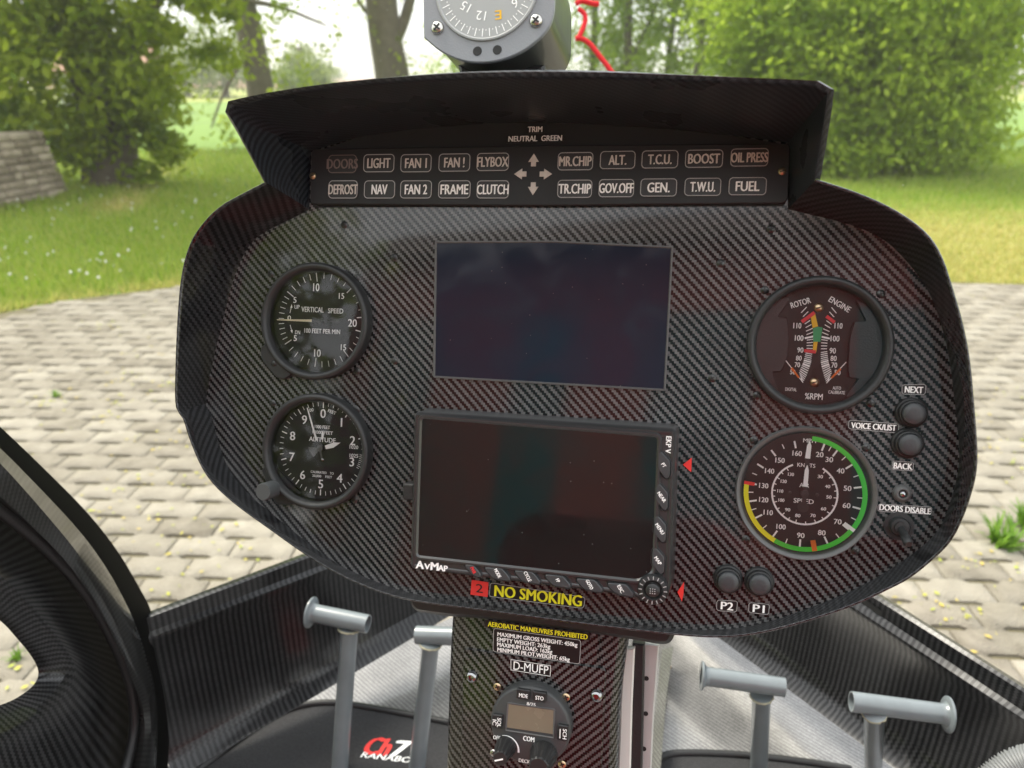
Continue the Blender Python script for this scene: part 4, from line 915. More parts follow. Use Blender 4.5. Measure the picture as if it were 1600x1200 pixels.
bm = BM(); q = [CFm.px(*p, -.03) for p in [(715, 100), (850, 100), (850, 150), (725, 150)]]; poly(bm, q, -.07, -.03, .002); build('foot', bm, M['rubber'], comp)

exec_outdoor = True
# ================================================================== CANOPY
base = [(-.62, -.9), (-.60, -.2), (-.55, .35), (-.47, .74), (-.28, .95), (0, 1.18), (.16, 1.28), (.30, 1.27), (.42, 1.08), (.55, .78), (.66, .45), (.72, -.1), (.72, -.9)]
bl = resample(smooth_line([(x, y, 0) for x, y in base]), 48)
rows = []
for k in range(14):
    t_ = k / 13; z = .78 + 1.05 * math.sin(t_ * math.pi / 2); s_ = math.cos(t_ * math.pi / 2 * .93) ** .75 * (1 + .12 * math.sin(t_ * math.pi))
    rows.append([(.06 + (p.x - .06) * s_, (p.y + .9) * (s_ if p.y > -.85 else s_) - .9, z) for p in bl])
mc = bpy.data.materials.new('clear_acrylic'); mc.use_nodes = True; mc.node_tree.nodes.clear()
o_ = mc.node_tree.nodes.new('ShaderNodeOutputMaterial'); tr_ = mc.node_tree.nodes.new('ShaderNodeBsdfTransparent'); tr_.inputs[0].default_value = (.97, .98, .97, 1)
mc.node_tree.links.new(tr_.outputs[0], o_.inputs['Surface'])
bm = BM(); loft(bm, rows); tag(build('canopy', bm, mc, smooth=True), 'clear dusty acrylic bubble canopy in front of the panel', 'canopy')
# dust flecks stuck to the canopy
M['dust'] = pmat('dust_fleck', (.75, .72, .65), .9)
bm = BM(); Vr = [[Vector(p) for p in r] for r in rows]; cc = Vector((.06, .2, 1.2))
for _ in range(520):
    j = random.uniform(0, 8.5); i = random.uniform(8, 38); a, b = int(j), int(i)
    p = Vr[a][b].lerp(Vr[a][b + 1], i - b).lerp(Vr[a + 1][b].lerp(Vr[a + 1][b + 1], i - b), j - a)
    nn = (cc - p).normalized(); p = p + nn * .002; u_ = nn.orthogonal().normalized(); v_ = nn.cross(u_); s_ = random.choice((.00015, .0002, .00025, .0003, .0005)); an = random.uniform(0, 6.28)
    d1 = (u_ * math.cos(an) + v_ * math.sin(an)) * s_ * random.uniform(1, 1.8); d2 = nn.cross(d1).normalized() * s_
    bm.faces.new([bm.verts.new(p + q) for q in (-d1 - d2 * .6, d1 - d2, d1 * .8 + d2, -d1 + d2 * .8)])
tag(build('dust', bm, M['dust']), 'pale dust flecks on the clear canopy', 'dust', kind='stuff')
# yaw string
bm = BM(); yp = resample(smooth_line([at_depth(*p, 1.34) for p in [(903, 62), (906, 55), (914, 38), (915, 24), (908, 16), (903, 14)]], 2), 24); tube(bm, yp, .0042, 10)
yp = resample(smooth_line([at_depth(*p, 1.34) for p in [(899, 60), (910, 60), (922, 68), (934, 84), (950, 104), (966, 128)]], 2), 30); tube(bm, yp, .0044, 10)
yp = resample(smooth_line([at_depth(*p, 1.34) for p in [(900, 6), (908, 1), (918, 3), (926, 6), (936, 6)]], 2), 20); tube(bm, yp, .0046, 10)
tag(build('yaw_string', bm, M['yarn'], smooth=True), 'red wool string outside the canopy beside the compass', 'string')

# ------------------------------------------------------------------ unseen rear bulkhead and red seat, added for reflections in the panel
rear = thing('rear_bulkhead', 'unseen low black bulkhead added behind the red seat for reflections', 'bulkhead', loc=(.1, -.75, .5))
bm = BM(); poly(bm, rr(0, 0, 1.2, .62, .12), -.03, 0, .01); bm.transform(Matrix.Translation((0, 0, .31)) @ Matrix.Rotation(R(90), 4, 'X')); build('wall_panel', bm, M['black_satin'], rear)
seat = thing('reflection_seat', 'unseen red bench seat added for its reflection in the panel', 'seat', loc=(.02, -.45, .56))
for x in (-.25, .25):
    bm = BM(); poly(bm, rr(x, 0, .47, .66, .10), 0, .09, .03); bm.transform(Matrix.Translation((0, -.05, .36)) @ Matrix.Rotation(R(80), 4, 'X')); build('backrest', bm, M['seat_red'], seat, smooth=True, angle=40)
bm = BM(); poly(bm, rr(0, .18, .96, .42, .08), .02, .12, .03); build('cushion', bm, M['seat_red'], seat, smooth=True, angle=40)

# ================================================================== OUTDOORS
def mesh_obj(name, V, Fc, mat, parent=None, tint=None, loc=None, smooth=False):
    me = bpy.data.meshes.new(name); V = np.asarray(V, np.float32); Fc = np.asarray(Fc, np.int32); k = Fc.shape[1]
    me.vertices.add(len(V)); me.vertices.foreach_set('co', V.ravel()); me.loops.add(Fc.size); me.loops.foreach_set('vertex_index', Fc.ravel())
    me.polygons.add(len(Fc)); me.polygons.foreach_set('loop_start', np.arange(0, Fc.size, k, dtype=np.int32)); me.update(calc_edges=True)
    if tint is not None:
        at = me.attributes.new('tint', 'FLOAT', 'FACE'); at.data.foreach_set('value', np.asarray(tint, np.float32))
    o = link(name, me, mat, parent, None, smooth)
    if loc is not None: o.location = loc
    return o
def tint_mat(name, cols, rough=.9, nscale=3.0, bump=0.0, bscale=80.0, namt=.35, attr=True):
    m, t, b = new_mat(name); N = t.nodes.new; L = t.links.new
    tcn = N('ShaderNodeTexCoord'); n1 = N('ShaderNodeTexNoise'); n1.inputs['Scale'].default_value = nscale; n1.inputs['Detail'].default_value = 8; L(tcn.outputs['Object'], n1.inputs['Vector'])
    at = N('ShaderNodeAttribute'); at.attribute_name = 'tint'
    ad = N('ShaderNodeMath'); ad.operation = 'MULTIPLY_ADD'; ad.inputs[1].default_value = namt * 2; L(n1.outputs['Fac'], ad.inputs[0])
    sb = N('ShaderNodeMath'); sb.operation = 'SUBTRACT'; sb.inputs[1].default_value = namt; L(at.outputs['Fac'], sb.inputs[0]); L(sb.outputs[0], ad.inputs[2])
    cr_ = N('ShaderNodeValToRGB'); els = cr_.color_ramp.elements
    els[0].color = (*cols[0], 1); els[1].color = (*cols[-1], 1)
    for i, c_ in enumerate(cols[1:-1]): e = els.new((i + 1) / (len(cols) - 1)); e.color = (*c_, 1)
    L(ad.outputs[0], cr_.inputs['Fac']); L(cr_.outputs['Color'], b.inputs['Base Color']); b.inputs['Roughness'].default_value = rough; b.inputs['Specular IOR Level'].default_value = .2
    if bump:
        n2 = N('ShaderNodeTexNoise'); n2.inputs['Scale'].default_value = bscale; n2.inputs['Detail'].default_value = 6; L(tcn.outputs['Object'], n2.inputs['Vector'])
        bp = N('ShaderNodeBump'); bp.inputs['Strength'].default_value = bump; bp.inputs['Distance'].default_value = .02; L(n2.outputs['Fac'], bp.inputs['Height']); L(bp.outputs[0], b.inputs['Normal'])
    return m
# --- ground: one sheet to the horizon; tint 0 green .. 1 dry, straw coloured
edge_px = [(-500, 560), (-200, 522), (0, 488), (90, 470), (200, 456), (280, 446), (500, 440), (900, 437), (1300, 438), (1490, 440), (1600, 443), (2000, 450)]
edge = [ground(*p) for p in edge_px]; ex = [p.x for p in edge]; ey = [p.y for p in edge]
def edge_y(x): return np.interp(x, ex, ey)
n = 150; gx = np.sign(np.linspace(-1, 1, n)) * np.abs(np.linspace(-1, 1, n)) ** 4 * 900; gy = np.concatenate([np.linspace(-60, 0, 12), np.linspace(0, 1, n) [1:] ** 3.2 * 1500])
XX, YY = np.meshgrid(gx, gy); gv = np.stack([XX.ravel(), YY.ravel(), np.full(XX.size, -.02)], 1)
W_ = len(gx); ii = np.arange((len(gy) - 1) * W_).reshape(len(gy) - 1, W_)[:, :-1].ravel(); gf = np.stack([ii, ii + 1, ii + W_ + 1, ii + W_], 1)
cxy = gv[gf].mean(1)
def dryness(x, y):
    d = np.clip((x - 1.0) / 1.5, 0, 1) * np.clip((9.6 - y) / 1.6, 0, 1)
    d = d * .68
    d = np.maximum(d, np.clip(1 - np.abs(y - edge_y(x)) / .35, 0, 1) * .7)
    d = np.maximum(d, np.clip(1 - np.abs(x + 4.55 + (y - 9) * .28) / .35, 0, 1) * np.clip((16 - y) / 4, 0, 1) * np.clip((y - 8) / 1, 0, 1) * .8)
    return d
M['lawn'] = tint_mat('lawn_soil', [(.10, .17, .015), (.16, .24, .02), (.26, .25, .06), (.40, .33, .15)], nscale=1.3, bump=.6, bscale=40, namt=.18)
tag(mesh_obj('ground', gv, gf, M['lawn'], tint=.18 + .75 * dryness(cxy[:, 0], cxy[:, 1])), kind='structure')
def sheet(name, pts, z, mat):
    bm = BM(); bm.faces.new([bm.verts.new((x, y, z)) for x, y in pts]); return tag(build(name, bm, mat), kind='structure')
M['crop'] = pmat('young_crop', (.14, .24, .028), .9, noise=.3, nscale=.35)
M['meadow'] = pmat('pale_meadow', (.30, .34, .06), .9, noise=.3, nscale=.2)
M['ploughed'] = pmat('reddish_earth', (.34, .16, .09), .95, noise=.2, nscale=.1)
sheet('field', [(-60, 15.5), (60, 17), (120, 48), (-90, 48)], -.012, M['crop'])
sheet('meadow_field', [(-90, 48.2), (120, 48.2), (200, 105), (-200, 105)], -.010, M['meadow'])
sheet('ploughed_field', [(-300, 105), (300, 105), (900, 1400), (-900, 1400)], -.008, M['ploughed'])
bm = BM(); dirt = smooth_line([(-13, 47, -.004), (-15, 56, -.004), (-14, 66, -.004), (-9, 72, -.004)]); loft(bm, [[(p.x - .9, p.y, -.004) for p in dirt], [(p.x + .9, p.y, -.004) for p in dirt]]); tag(build('path', bm, pmat('dirt_track', (.42, .33, .22), .95, noise=.2, nscale=1)), kind='structure')
# --- paving of interlocking concrete blocks
M['joint'] = pmat('sandy_joint', (.135, .118, .07), .95, noise=.4, nscale=6, bump=.6, bscale=90)
M['paver'] = tint_mat('concrete_paver', [(.14, .122, .092), (.265, .238, .19), (.33, .30, .245), (.42, .385, .32)], rough=.85, nscale=14, bump=.6, bscale=150, namt=.42)
bp_ = [(x, y + .02) for x, y in zip(ex, ey)]; sheet('paving_bed', [(-9, -6)] + [(-9, bp_[0][1])] + [(x, y) for x, y in bp_ if -9 < x < 12] + [(12, bp_[-1][1]), (12, -6)], -.010, M['joint'])
PLn, PWd, ST, GAP = .200, .110, .018, .005
prof = [(0, 0), (.18, 0), (.32, 1), (.68, 1), (.82, 0), (1, 0)]
V_, F_, T_ = [], [], []; rotp = R(-3.0); cp, sp_ = math.cos(rotp), math.sin(rotp)
for j in range(-10, 84):
    for i in range(-44, 46):
        ox = (i + .5 * (j % 2)) * PLn; oy = j * PWd
        wx, wy = ox * cp - oy * sp_, ox * sp_ + oy * cp
        if wy > edge_y(wx) - .08 or wy < .3 or abs(wx) > wy * 1.0 + 1.2: continue
        sh = .0; g = GAP / 2; pol = []
        for t_, h in prof: pol.append((ox + t_ * PLn + g * (1 - 2 * t_), oy + h * ST + g))
        for t_, h in prof[::-1]: pol.append((ox + sh + t_ * PLn + g * (1 - 2 * t_), oy + PWd + h * ST - g))
        zz = random.uniform(-.0015, .0015); tx, ty = random.uniform(-.006, .006), random.uniform(-.006, .006); b0 = len(V_); cxp = sum(p[0] for p in pol) / 12; cyp = sum(p[1] for p in pol) / 12; tv = random.random()
        for lv, (z, s_) in enumerate(((-.011, 1.0), (-.004, 1.0), (0.0, .982))):
            for x, y in pol:
                x2, y2 = cxp + (x - cxp) * s_, cyp + (y - cyp) * (s_ if s_ == 1 else .972)
                V_.append((x2 * cp - y2 * sp_, x2 * sp_ + y2 * cp, z + zz + tx * (x - cxp) + ty * (y - cyp)))
        for lv in (0, 1):
            for k in range(12): F_.append((b0 + lv * 12 + k, b0 + lv * 12 + (k + 1) % 12, b0 + lv * 12 + 12 + (k + 1) % 12, b0 + lv * 12 + 12 + k)); T_.append(tv)
        t0 = b0 + 24
        for k in range(5): F_.append((t0 + k, t0 + k + 1, t0 + 10 - k, t0 + 11 - k)); T_.append(tv)
tag(mesh_obj('paving', V_, F_, M['paver'], tint=.25 + .5 * np.array(T_)), kind='structure')
# --- scattered leaves, weeds
def cards(n, pos, size, up=.2, asp=.6, tintf=None):
    """n leaf-shaped quads at pos (n,3)"""
    d = rng.normal(size=(n, 3)); d /= np.linalg.norm(d, axis=1)[:, None]
    e = rng.normal(size=(n, 3)); e[:, 2] *= up; e -= d * (e * d).sum(1)[:, None]; e /= np.linalg.norm(e, axis=1)[:, None]
    s = (np.asarray(size) * rng.uniform(.6, 1.3, n))[:, None]
    V = np.stack([pos - d * s, pos + e * s * asp, pos + d * s, pos - e * s * asp], 1).reshape(-1, 3)
    return V, np.arange(4 * n).reshape(n, 4)
M['dead_leaf'] = emis_free_leaf('fallen_leaf', (.55, .42, .10), (.35, .42, .05), .2)
n = 1500; yy = rng.uniform(1.2, 5.2, n); xx = rng.uniform(-1, 1, n) * (yy * .75 + .3)
clump = rng.integers(0, 70, n); cxs = rng.uniform(-1, 1, 70); cys = rng.uniform(1.2, 5.1, 70)
sel = rng.random(n) < .7; yy[sel] = cys[clump[sel]] + rng.normal(0, .06, sel.sum()); xx[sel] = (cxs * (cys * .75 + .3))[clump[sel]] + rng.normal(0, .08, sel.sum())
keep = yy < edge_y(xx) - .05; p = np.stack([xx, yy, np.full(n, .006)], 1)[keep]
v, f = cards(len(p), p, .0095); v[:, 2] = .004 + (v[:, 2] - .004) * .12 + .003
tag(mesh_obj('fallen_leaves', v, f, M['dead_leaf'], tint=rng.random(len(f))), 'yellow leaf litter in the paving joints', 'leaves', kind='stuff')
M['weed'] = emis_free_leaf('weed_leaf', (.10, .22, .02), (.22, .38, .04), .4)
def weed(px, py, s, label, n=34):
    c_ = ground(px, py); V, Fq = [], []
    for k in range(n):
        a = rng.uniform(0, 6.28); l = s * rng.uniform(.4, 1.0); h = s * rng.uniform(.2, .8); wd = s * .05; dx_, dy_ = math.cos(a), math.sin(a); b0 = len(V); o0 = rng.normal(0, s * .12, 2)
        for t_ in (0, .5, 1):
            q = (o0[0] + dx_ * l * .6 * t_, o0[1] + dy_ * l * .6 * t_, h * (1.6 * t_ - .8 * t_ * t_)); ww = wd * (1 - t_ * .85)
            V += [(q[0] - dy_ * ww, q[1] + dx_ * ww, q[2]), (q[0] + dy_ * ww, q[1] - dx_ * ww, q[2])]
        Fq += [(b0, b0 + 1, b0 + 3, b0 + 2), (b0 + 2, b0 + 3, b0 + 5, b0 + 4)]
    return tag(mesh_obj('weed', V, Fq, M['weed'], tint=rng.random(len(Fq)), loc=c_), label, 'weed', 'weeds in the paving joints')
weed(1562, 850, .14, 'bright green weed tuft growing from a paving joint on the right', 60); weed(1600, 825, .14, 'bright green weed at the right picture edge beside the larger tuft', 40)
weed(25, 1030, .05, 'tiny weed seen through the window of the door'); weed(88, 620, .06, 'tiny yellowish weed on the paving beside the door frame')
# --- grass blades and dandelion heads
M['blade'] = emis_free_leaf('grass_blade', (.24, .38, .025), (.62, .52, .20), .5)
n = 90000; yy = 4.6 + 12 * rng.random(n) ** 1.6; xx = rng.uniform(-1, 1, n) * (yy * .72 + .4)
keep = (yy > edge_y(xx) + .02); yy, xx = yy[keep], xx[keep]; n = len(yy); dr = dryness(xx, yy)
h = rng.uniform(.04, .11, n) * (1 - .55 * dr); a = rng.uniform(0, 6.28, n); wv = .006 + .0006 * yy; lx, ly = rng.normal(0, .03, n), rng.normal(0, .03, n)
b0 = np.stack([xx, yy, np.full(n, -.02)], 1); dv = np.stack([np.cos(a) * wv, np.sin(a) * wv, np.zeros(n)], 1); tp = b0 + np.stack([lx, ly, h], 1)
V = np.stack([b0 - dv, b0 + dv, tp], 1).reshape(-1, 3); Fq = np.arange(3 * n).reshape(n, 3)
tag(mesh_obj('grass', V, Fq, M['blade'], tint=np.clip(rng.random(n) * .45 + dr * .65, 0, 1)), 'green and straw coloured lawn grass', 'grass', kind='stuff')
M['puff'] = pmat('seed_head', (.8, .8, .76), .9)
n = 150; yy = 5 + 7.5 * rng.random(n) ** 1.3; xx = -yy * rng.uniform(.28, .72, n); keep = yy > edge_y(xx) + .1; yy, xx = yy[keep], xx[keep]; n = len(yy)
V, Fq = [], []
for x, y in zip(xx, yy):
    r0 = rng.uniform(.006, .013); z = rng.uniform(.05, .13); b0 = len(V); V += [(x + r0, y, z), (x - r0, y, z), (x, y + r0, z), (x, y - r0, z), (x, y, z + r0), (x, y, z - r0)]
    for q in ((0, 2, 4), (2, 1, 4), (1, 3, 4), (3, 0, 4), (2, 0, 5), (1, 2, 5), (3, 1, 5), (0, 3, 5)): Fq.append(tuple(b0 + k for k in q))
tag(mesh_obj('dandelion_heads', V, Fq, M['puff']), 'white dandelion seed heads in the lawn', 'flowers', kind='stuff')
# --- trees
M['bark'] = pmat('bark', (.13, .105, .08), .9, noise=.45, nscale=7, bump=1.0, bscale=18)
M['leaf'] = emis_free_leaf('tree_leaf', (.15, .24, .015), (.48, .56, .04), .6)
M['leaf_bright'] = emis_free_leaf('bush_leaf', (.20, .32, .02), (.50, .62, .06), .6)
M['leaf_far'] = emis_free_leaf('far_leaf', (.10, .16, .025), (.28, .34, .07), .45)
def crown_cards(blobs, n, size, clumps=60, shell=.55):
    """blobs: (centre, radii); leaves gathered in clumps through the volume"""
    vol = np.array([b[1][0] * b[1][1] * b[1][2] for b in blobs]) ** .8; vol /= vol.sum(); P, T = [], []
    for (c_, r0), s in zip(blobs, vol):
        k = max(4, int(clumps * s)); d = rng.normal(size=(k, 3)); d /= np.linalg.norm(d, axis=1)[:, None]; rad_ = rng.uniform(shell, 1.05, (k, 1)) ; cc_ = np.asarray(c_) + d * rad_ * np.asarray(r0)
        ct = rng.random(k); m = int(n * s); w_ = rng.integers(0, k, m)
        sp__ = np.asarray(r0) * rng.uniform(.10, .30, (m, 1)); P.append(cc_[w_] + rng.normal(size=(m, 3)) * sp__); T.append(np.clip(ct[w_] * .6 + rng.random(m) * .4, 0, 1))
    P = np.concatenate(P); T = np.concatenate(T); ok = P[:, 2] > .05; P, T = P[ok], T[ok]
    V, Fq = cards(len(P), P, size, asp=.55); return V, Fq, T
def limb(bm, pts, radii, n=12): tube(bm, smooth_pts(pts), np.interp(np.linspace(0, 1, len(smooth_pts(pts))), np.linspace(0, 1, len(radii)), radii).tolist(), n)
def smooth_pts(p): return smooth_line(p, 2)
def blob(px, py, y, rx, ry, depth=None):
    p = at_y(px, py, y); s = y / F * 1.08; return ((p.x, p.y, p.z), (rx * s, depth if depth else rx * s, ry * s))
def tree(label, base, limbs, blobs, n, size, mat='leaf', clumps=60, group='trees around the field', name='tree', shell=.55):
    t = thing(name, label, name, group=group, loc=base); I = -Vector(base)
    if limbs:
        bm = BM()
        for pts, rad_ in limbs: limb(bm, [Vector(p) + I for p in pts], rad_)
        build('trunk', bm, M['bark'], t, smooth=True)
    V, Fq, T = crown_cards(blobs, n, size, clumps, shell); V = V + np.array(I)[None, :]
    mesh_obj('crown', V, Fq, M[mat], t, tint=T); return t
B = ground(175, 283); Bv = (B.x, B.y, -.05)
tree('big leafy tree with a dark trunk standing behind the stone wall', Bv, [([Bv, at_y(168, 200, B.y), at_y(140, 80, B.y), at_y(110, -60, B.y), at_y(120, -420, B.y)], [.42, .36, .33, .3, .16]), ([at_y(160, 150, B.y), at_y(210, 60, B.y), at_y(260, -60, B.y - .5), at_y(330, -260, B.y - 1)], [.2, .16, .13, .06]), ([at_y(150, 110, B.y), at_y(80, 30, B.y), at_y(-10, -80, B.y), at_y(-120, -300, B.y)], [.2, .15, .12, .05])],
     [blob(40, 70, 10.6, 130, 100), blob(130, 30, 10.6, 120, 80), blob(60, 190, 11, 100, 60), blob(225, 110, 10.8, 80, 90), blob(170, 215, 11, 90, 65), blob(275, 45, 10.5, 75, 60), blob(330, 20, 10.3, 60, 45), blob(120, -420, 11.2, 330, 140), blob(-120, 90, 11, 120, 140), blob(240, 225, 10.9, 42, 45)], 40000, .07, clumps=300, shell=.35)
B = ground(412, 225); B = Vector((B.x, B.y, -.05)); yb = B.y
tree('tall tree with a plain straight trunk left of the gap of sky', B, [([B, at_y(408, 140, yb), at_y(392, 60, yb), at_y(374, -20, yb), at_y(350, -200, yb), at_y(340, -420, yb)], [.34, .29, .27, .25, .2, .08]), ([at_y(378, 0, yb), at_y(440, 10, yb - .6), at_y(510, 40, yb - 1)], [.08, .04, .015]), ([at_y(395, 70, yb), at_y(350, 140, yb - .8), at_y(330, 200, yb - 1.2)], [.06, .03, .012])],
     [blob(470, 95, yb - 1, 42, 50), blob(455, 40, yb - 1, 48, 40), blob(350, 195, yb - 1.2, 34, 45), blob(365, 235, yb - 1.2, 38, 40), blob(330, 110, yb - .8, 24, 40), blob(430, 125, yb - 1, 30, 25), blob(515, 60, yb - 1, 24, 28), blob(350, -160, yb, 190, 110), blob(340, -420, yb, 240, 180)], 9000, .075, clumps=300)
B = ground(622, 215); B = Vector((B.x, B.y, -.05)); yb = B.y
tree('tall tree with a forked trunk beside the compass', B, [([B, at_y(615, 125, yb), at_y(600, 50, yb), at_y(594, -20, yb), at_y(580, -200, yb), at_y(570, -420, yb)], [.46, .42, .38, .36, .25, .1]), ([at_y(612, 75, yb), at_y(632, 35, yb), at_y(645, -20, yb), at_y(680, -240, yb)], [.16, .13, .12, .06]), ([at_y(600, 40, yb), at_y(570, 20, yb), at_y(550, -20, yb)], [.07, .05, .03])],
     [blob(565, 30, yb - .5, 24, 34), blob(655, 60, yb, 30, 40), blob(685, 100, yb, 45, 35), blob(640, 110, yb - .4, 26, 20), blob(690, 40, yb, 40, 35), blob(575, -170, yb, 190, 110), blob(600, -420, yb, 240, 180)], 6500, .075, clumps=240)
for px, y, rx, ry, py, lab in ((285, 62, 60, 48, 92, 'distant rounded tree at the edge of the far meadow, behind the leafy tree'), (345, 58, 50, 58, 85, 'distant taller tree on the far meadow, left of the straight trunk'), (215, 66, 60, 40, 98, 'distant low tree beyond the white barn'), (470, 50, 42, 34, 108, 'distant bushy tree right of the straight trunk'), (500, 90, 30, 14, 116, 'small far tree on the skyline beside the reddish field'), (1640, 70, 60, 40, 100, 'distant tree at the far right field edge')):
    b_c = blob(px, py, y, rx * .8, ry, 4); tree(lab, (b_c[0][0], y, -.05), [([(b_c[0][0], y, -.05), (b_c[0][0], y, 3)], [.3, .2])], [b_c, blob(px - rx * .5, py + 18, y - 1, rx * .5, ry * .6, 3), blob(px + rx * .5, py + 20, y - 1, rx * .5, ry * .55, 3)], 3600, .16, 'leaf_far', 120, shell=.3)
wl = ['slender tree directly right of the compass', 'slender tree behind the red string', 'thin birch-like tree two trunks right of the red string', 'leafy young tree over the middle of the hood', 'sparse young tree with sky showing through, right half of the grove', 'dense young tree at the right of the grove', 'young tree at the back of the grove behind the big bush', 'pale young tree between the forked trunk and the compass']
for k, (px, y) in enumerate(((925, 24), (985, 22), (1040, 25), (1085, 21), (1150, 24), (1205, 20), (1270, 23), (735, 26))):
    g = at_y(px, 118, y); b0 = (g.x, y, -.05); lean = rng.uniform(-.3, .3)
    tree(wl[k], b0, [([b0, (g.x + lean * .4, y, 2.5), (g.x + lean, y, 6), (g.x + lean * 1.3, y, 9)], [.12, .10, .07, .03]), ([(g.x + lean * .3, y, 1.6), (g.x + .5, y - .3, 3.0), (g.x + 1.0, y - .4, 4.5)], [.05, .035, .015])],
         [blob(px, 90, y, 50, 40), blob(px + 12, 30, y, 48, 60), blob(px - 15, -70, y, 80, 70), blob(px, 165, y, 58, 50), blob(px - 25, 60, y + .5, 30, 40), blob(px, -230, y, 110, 110)], 12000, .07, 'leaf_bright', 150, group='young trees in the grove')
B = ground(1400, 262); Bv = (B.x, B.y, -.05); yb = B.y
tree('huge bright green bush filling the view right of the hood', Bv, [([Bv, at_y(1395, 180, yb), at_y(1380, 60, yb), at_y(1370, -80, yb)], [.16, .12, .09, .05]), ([Bv, at_y(1450, 150, yb), at_y(1490, 0, yb)], [.12, .08, .04]), ([Bv, at_y(1340, 160, yb), at_y(1280, 20, yb)], [.12, .08, .04])],
     [blob(1400, 130, yb - .2, 130, 100), blob(1290, 150, yb - .4, 95, 90), blob(1330, 40, yb - .2, 130, 80), blob(1470, 60, yb, 95, 95), blob(1480, 165, yb - .2, 70, 75), blob(1350, 205, yb - .5, 100, 50), blob(1230, 215, yb - .3, 60, 50), blob(1200, 90, yb + .3, 70, 80), blob(1400, -60, yb, 190, 90), blob(1540, 10, yb, 45, 60), blob(1510, 90, yb - .2, 75, 100), blob(1440, 225, yb - .5, 90, 40), blob(1300, 235, yb - .5, 90, 36), blob(1170, 30, yb + .5, 70, 90)], 80000, .058, 'leaf_bright', 620, name='bush', group='bushes')
# --- stone wall and barn
M['stone'] = tint_mat('field_stone', [(.20, .165, .125), (.33, .275, .215), (.44, .375, .30)], rough=.9, nscale=6, bump=.8, bscale=25, namt=.3)
A0, A1 = ground(-260, 375), ground(108, 301); dv = (A1 - A0); Lw = dv.length; dv.normalize(); nv = Vector((-dv.y, dv.x, 0))
V_, F_, T_ = [], [], []
nrow, ht = 9, .80
for k in range(nrow):
    x = -rng.uniform(0, .2)
    while x < Lw - .02 - .025 * k:
        wd = rng.uniform(.10, .30); x2 = min(x + wd, Lw - .028 * k)
        if x2 - x > .03:
            z0, z1 = k * ht / nrow + .006, (k + 1) * ht / nrow - .004; d0 = rng.uniform(-.012, .012); b0 = len(V_); tv = rng.random()
            for dep, ins in ((.34, 0), (0, 0), (-.012, .014)):
                for xx_, zz_ in ((x + .006 + ins, z0 + ins), (x2 - .006 - ins, z0 + ins), (x2 - .006 - ins, z1 - ins), (x + .006 + ins, z1 - ins)):
                    q = A0 + dv * xx_ + nv * (dep + d0 if dep < .3 else dep); V_.append((q.x, q.y, zz_ - .02))
            for a in (0, 4):
                for j in range(4): F_.append((b0 + a + j, b0 + a + (j + 1) % 4, b0 + a + 4 + (j + 1) % 4, b0 + a + 4 + j)); T_.append(tv)
            F_.append((b0 + 8, b0 + 9, b0 + 10, b0 + 11)); T_.append(tv)
        x += wd
ws = thing('stone_wall', 'low weathered dry stone wall at the left edge in front of the leafy tree', 'wall', loc=A0); 
mesh_obj('stones', np.array(V_) - np.array(A0)[None], F_, M['stone'], ws, tint=T_)
bm = BM(); q = [A0 + nv * .02, A1 + nv * .02 - dv * .02, A1 + nv * .33 - dv * .02, A0 + nv * .33]; lo = [bm.verts.new(p - A0 + Vector((0, 0, -.05))) for p in q]; hi = [bm.verts.new(p - A0 + Vector((0, 0, ht - .03)) - (dv * .25 if k in (1, 2) else Vector())) for k, p in enumerate(q)]
for i in range(4): bm.faces.new((lo[i], lo[(i + 1) % 4], hi[(i + 1) % 4], hi[i]))
bm.faces.new(hi); build('mortar', bm, M['joint'], ws)
yb = 33; c0 = at_y(196, 118, yb); bx = c0.x; barn = thing('white_barn', 'small white barn with a red tiled roof glimpsed behind the leafy tree', 'barn', loc=(bx, yb, 0))
bm = BM(); poly(bm, [(-1.9, -1.6), (1.15, -1.6), (1.15, 1.6), (-1.9, 1.6)], -.1, 1.55); build('wall', bm, pmat('white_render', (.6, .58, .52), .9, noise=.1, nscale=2), barn)
bm = BM(); loft(bm, [[(-2.1, -1.85, 1.45), (1.35, -1.85, 1.45)], [(-2.1, 0, 2.35), (1.35, 0, 2.35)], [(-2.1, 1.85, 1.45), (1.35, 1.85, 1.45)]]); solid(build('roof', bm, pmat('red_tiles', (.36, .2, .12), .8, noise=.3, nscale=6), barn), .08)
bm = BM(); poly(bm, [(-.3, -1.615), (.5, -1.615), (.5, -1.6), (-.3, -1.6)], 0, 1.1); build('door', bm, pmat('barn_door', (.12, .09, .07), .8), barn)

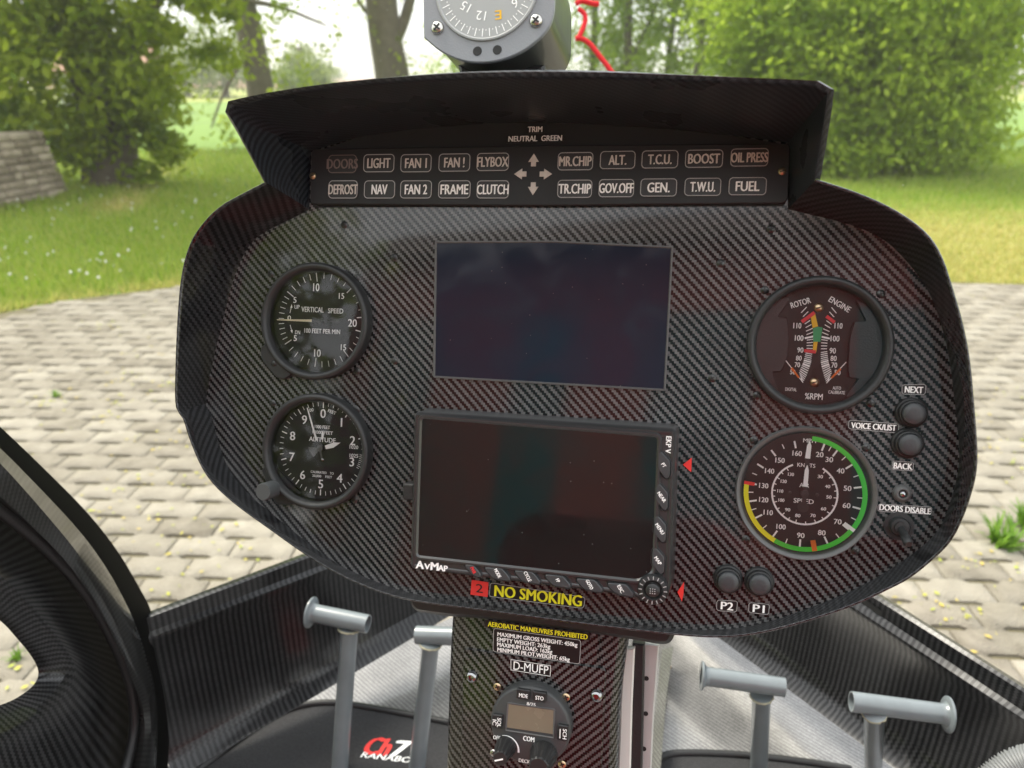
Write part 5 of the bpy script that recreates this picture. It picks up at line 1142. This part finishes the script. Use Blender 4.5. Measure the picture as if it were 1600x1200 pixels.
hall = thing('reflection_hangar', 'unseen red hangar added behind the helicopter for its reflection in the panel', 'hangar', loc=(-6.5, -12, 0))  # unseen building, added and sized so the panel reflects red
bm = BM(); poly(bm, [(-4.5, -3), (9, -3), (9, 0), (-4.5, 0)], -.1, 8.0); build('wall', bm, pmat('red_brick', (.36, .06, .055), .9, noise=.3, nscale=3), hall)
bm = BM(); loft(bm, [[(-4.9, .4, 7.9), (9.4, .4, 7.9)], [(-4.9, -1.5, 9.4), (9.4, -1.5, 9.4)], [(-4.9, -3.4, 7.9), (9.4, -3.4, 7.9)]]); solid(build('roof', bm, pmat('dark_tiles', (.1, .07, .06), .8), hall), .1)
for x, wd in ((-3.6, 1.5), (-.2, 1.2), (2.6, 1.8), (6.0, 1.4)):
    bm = BM(); poly(bm, [(x, .002), (x + wd, .002), (x + wd, .03), (x, .03)], 0, 6.5); build('door', bm, pmat('reflection_door', (.035, .10, .13), .6), hall)  # teal panels added to reflect as bands in the screens
tree('unseen big tree added behind the helicopter for its dark reflection', (-15, -8, 0), [([(-15, -8, 0), (-15, -8, 4), (-14.6, -8, 8)], [.4, .3, .15])], [((-15, -8, 6.5), (5, 4, 4.5)), ((-17, -5, 3.5), (4, 3, 3.2)), ((-13, -9.5, 3.5), (3.5, 3, 3.2))], 9000, .3, 'leaf', 260)  # unseen tree, added to reflect dark green instead of sky
# ------------------------------------------------------------------ thin volume added in place of the dusty canopy's veil
mh = bpy.data.materials.new('veil_haze'); mh.use_nodes = True; mh.node_tree.nodes.clear()
o_ = mh.node_tree.nodes.new('ShaderNodeOutputMaterial'); pv = mh.node_tree.nodes.new('ShaderNodeVolumePrincipled'); pv.inputs['Density'].default_value = .0032; pv.inputs['Color'].default_value = (1, .985, .89, 1); pv.inputs['Anisotropy'].default_value = .2
mh.node_tree.links.new(pv.outputs[0], o_.inputs['Volume'])
bm = BM(); bmesh.ops.create_cube(bm, size=1); bm.transform(Matrix.Translation((0, 700, 6.5)) @ Matrix.Diagonal((2000, 1700, 15.1, 1))); tag(build('haze', bm, mh), kind='stuff')
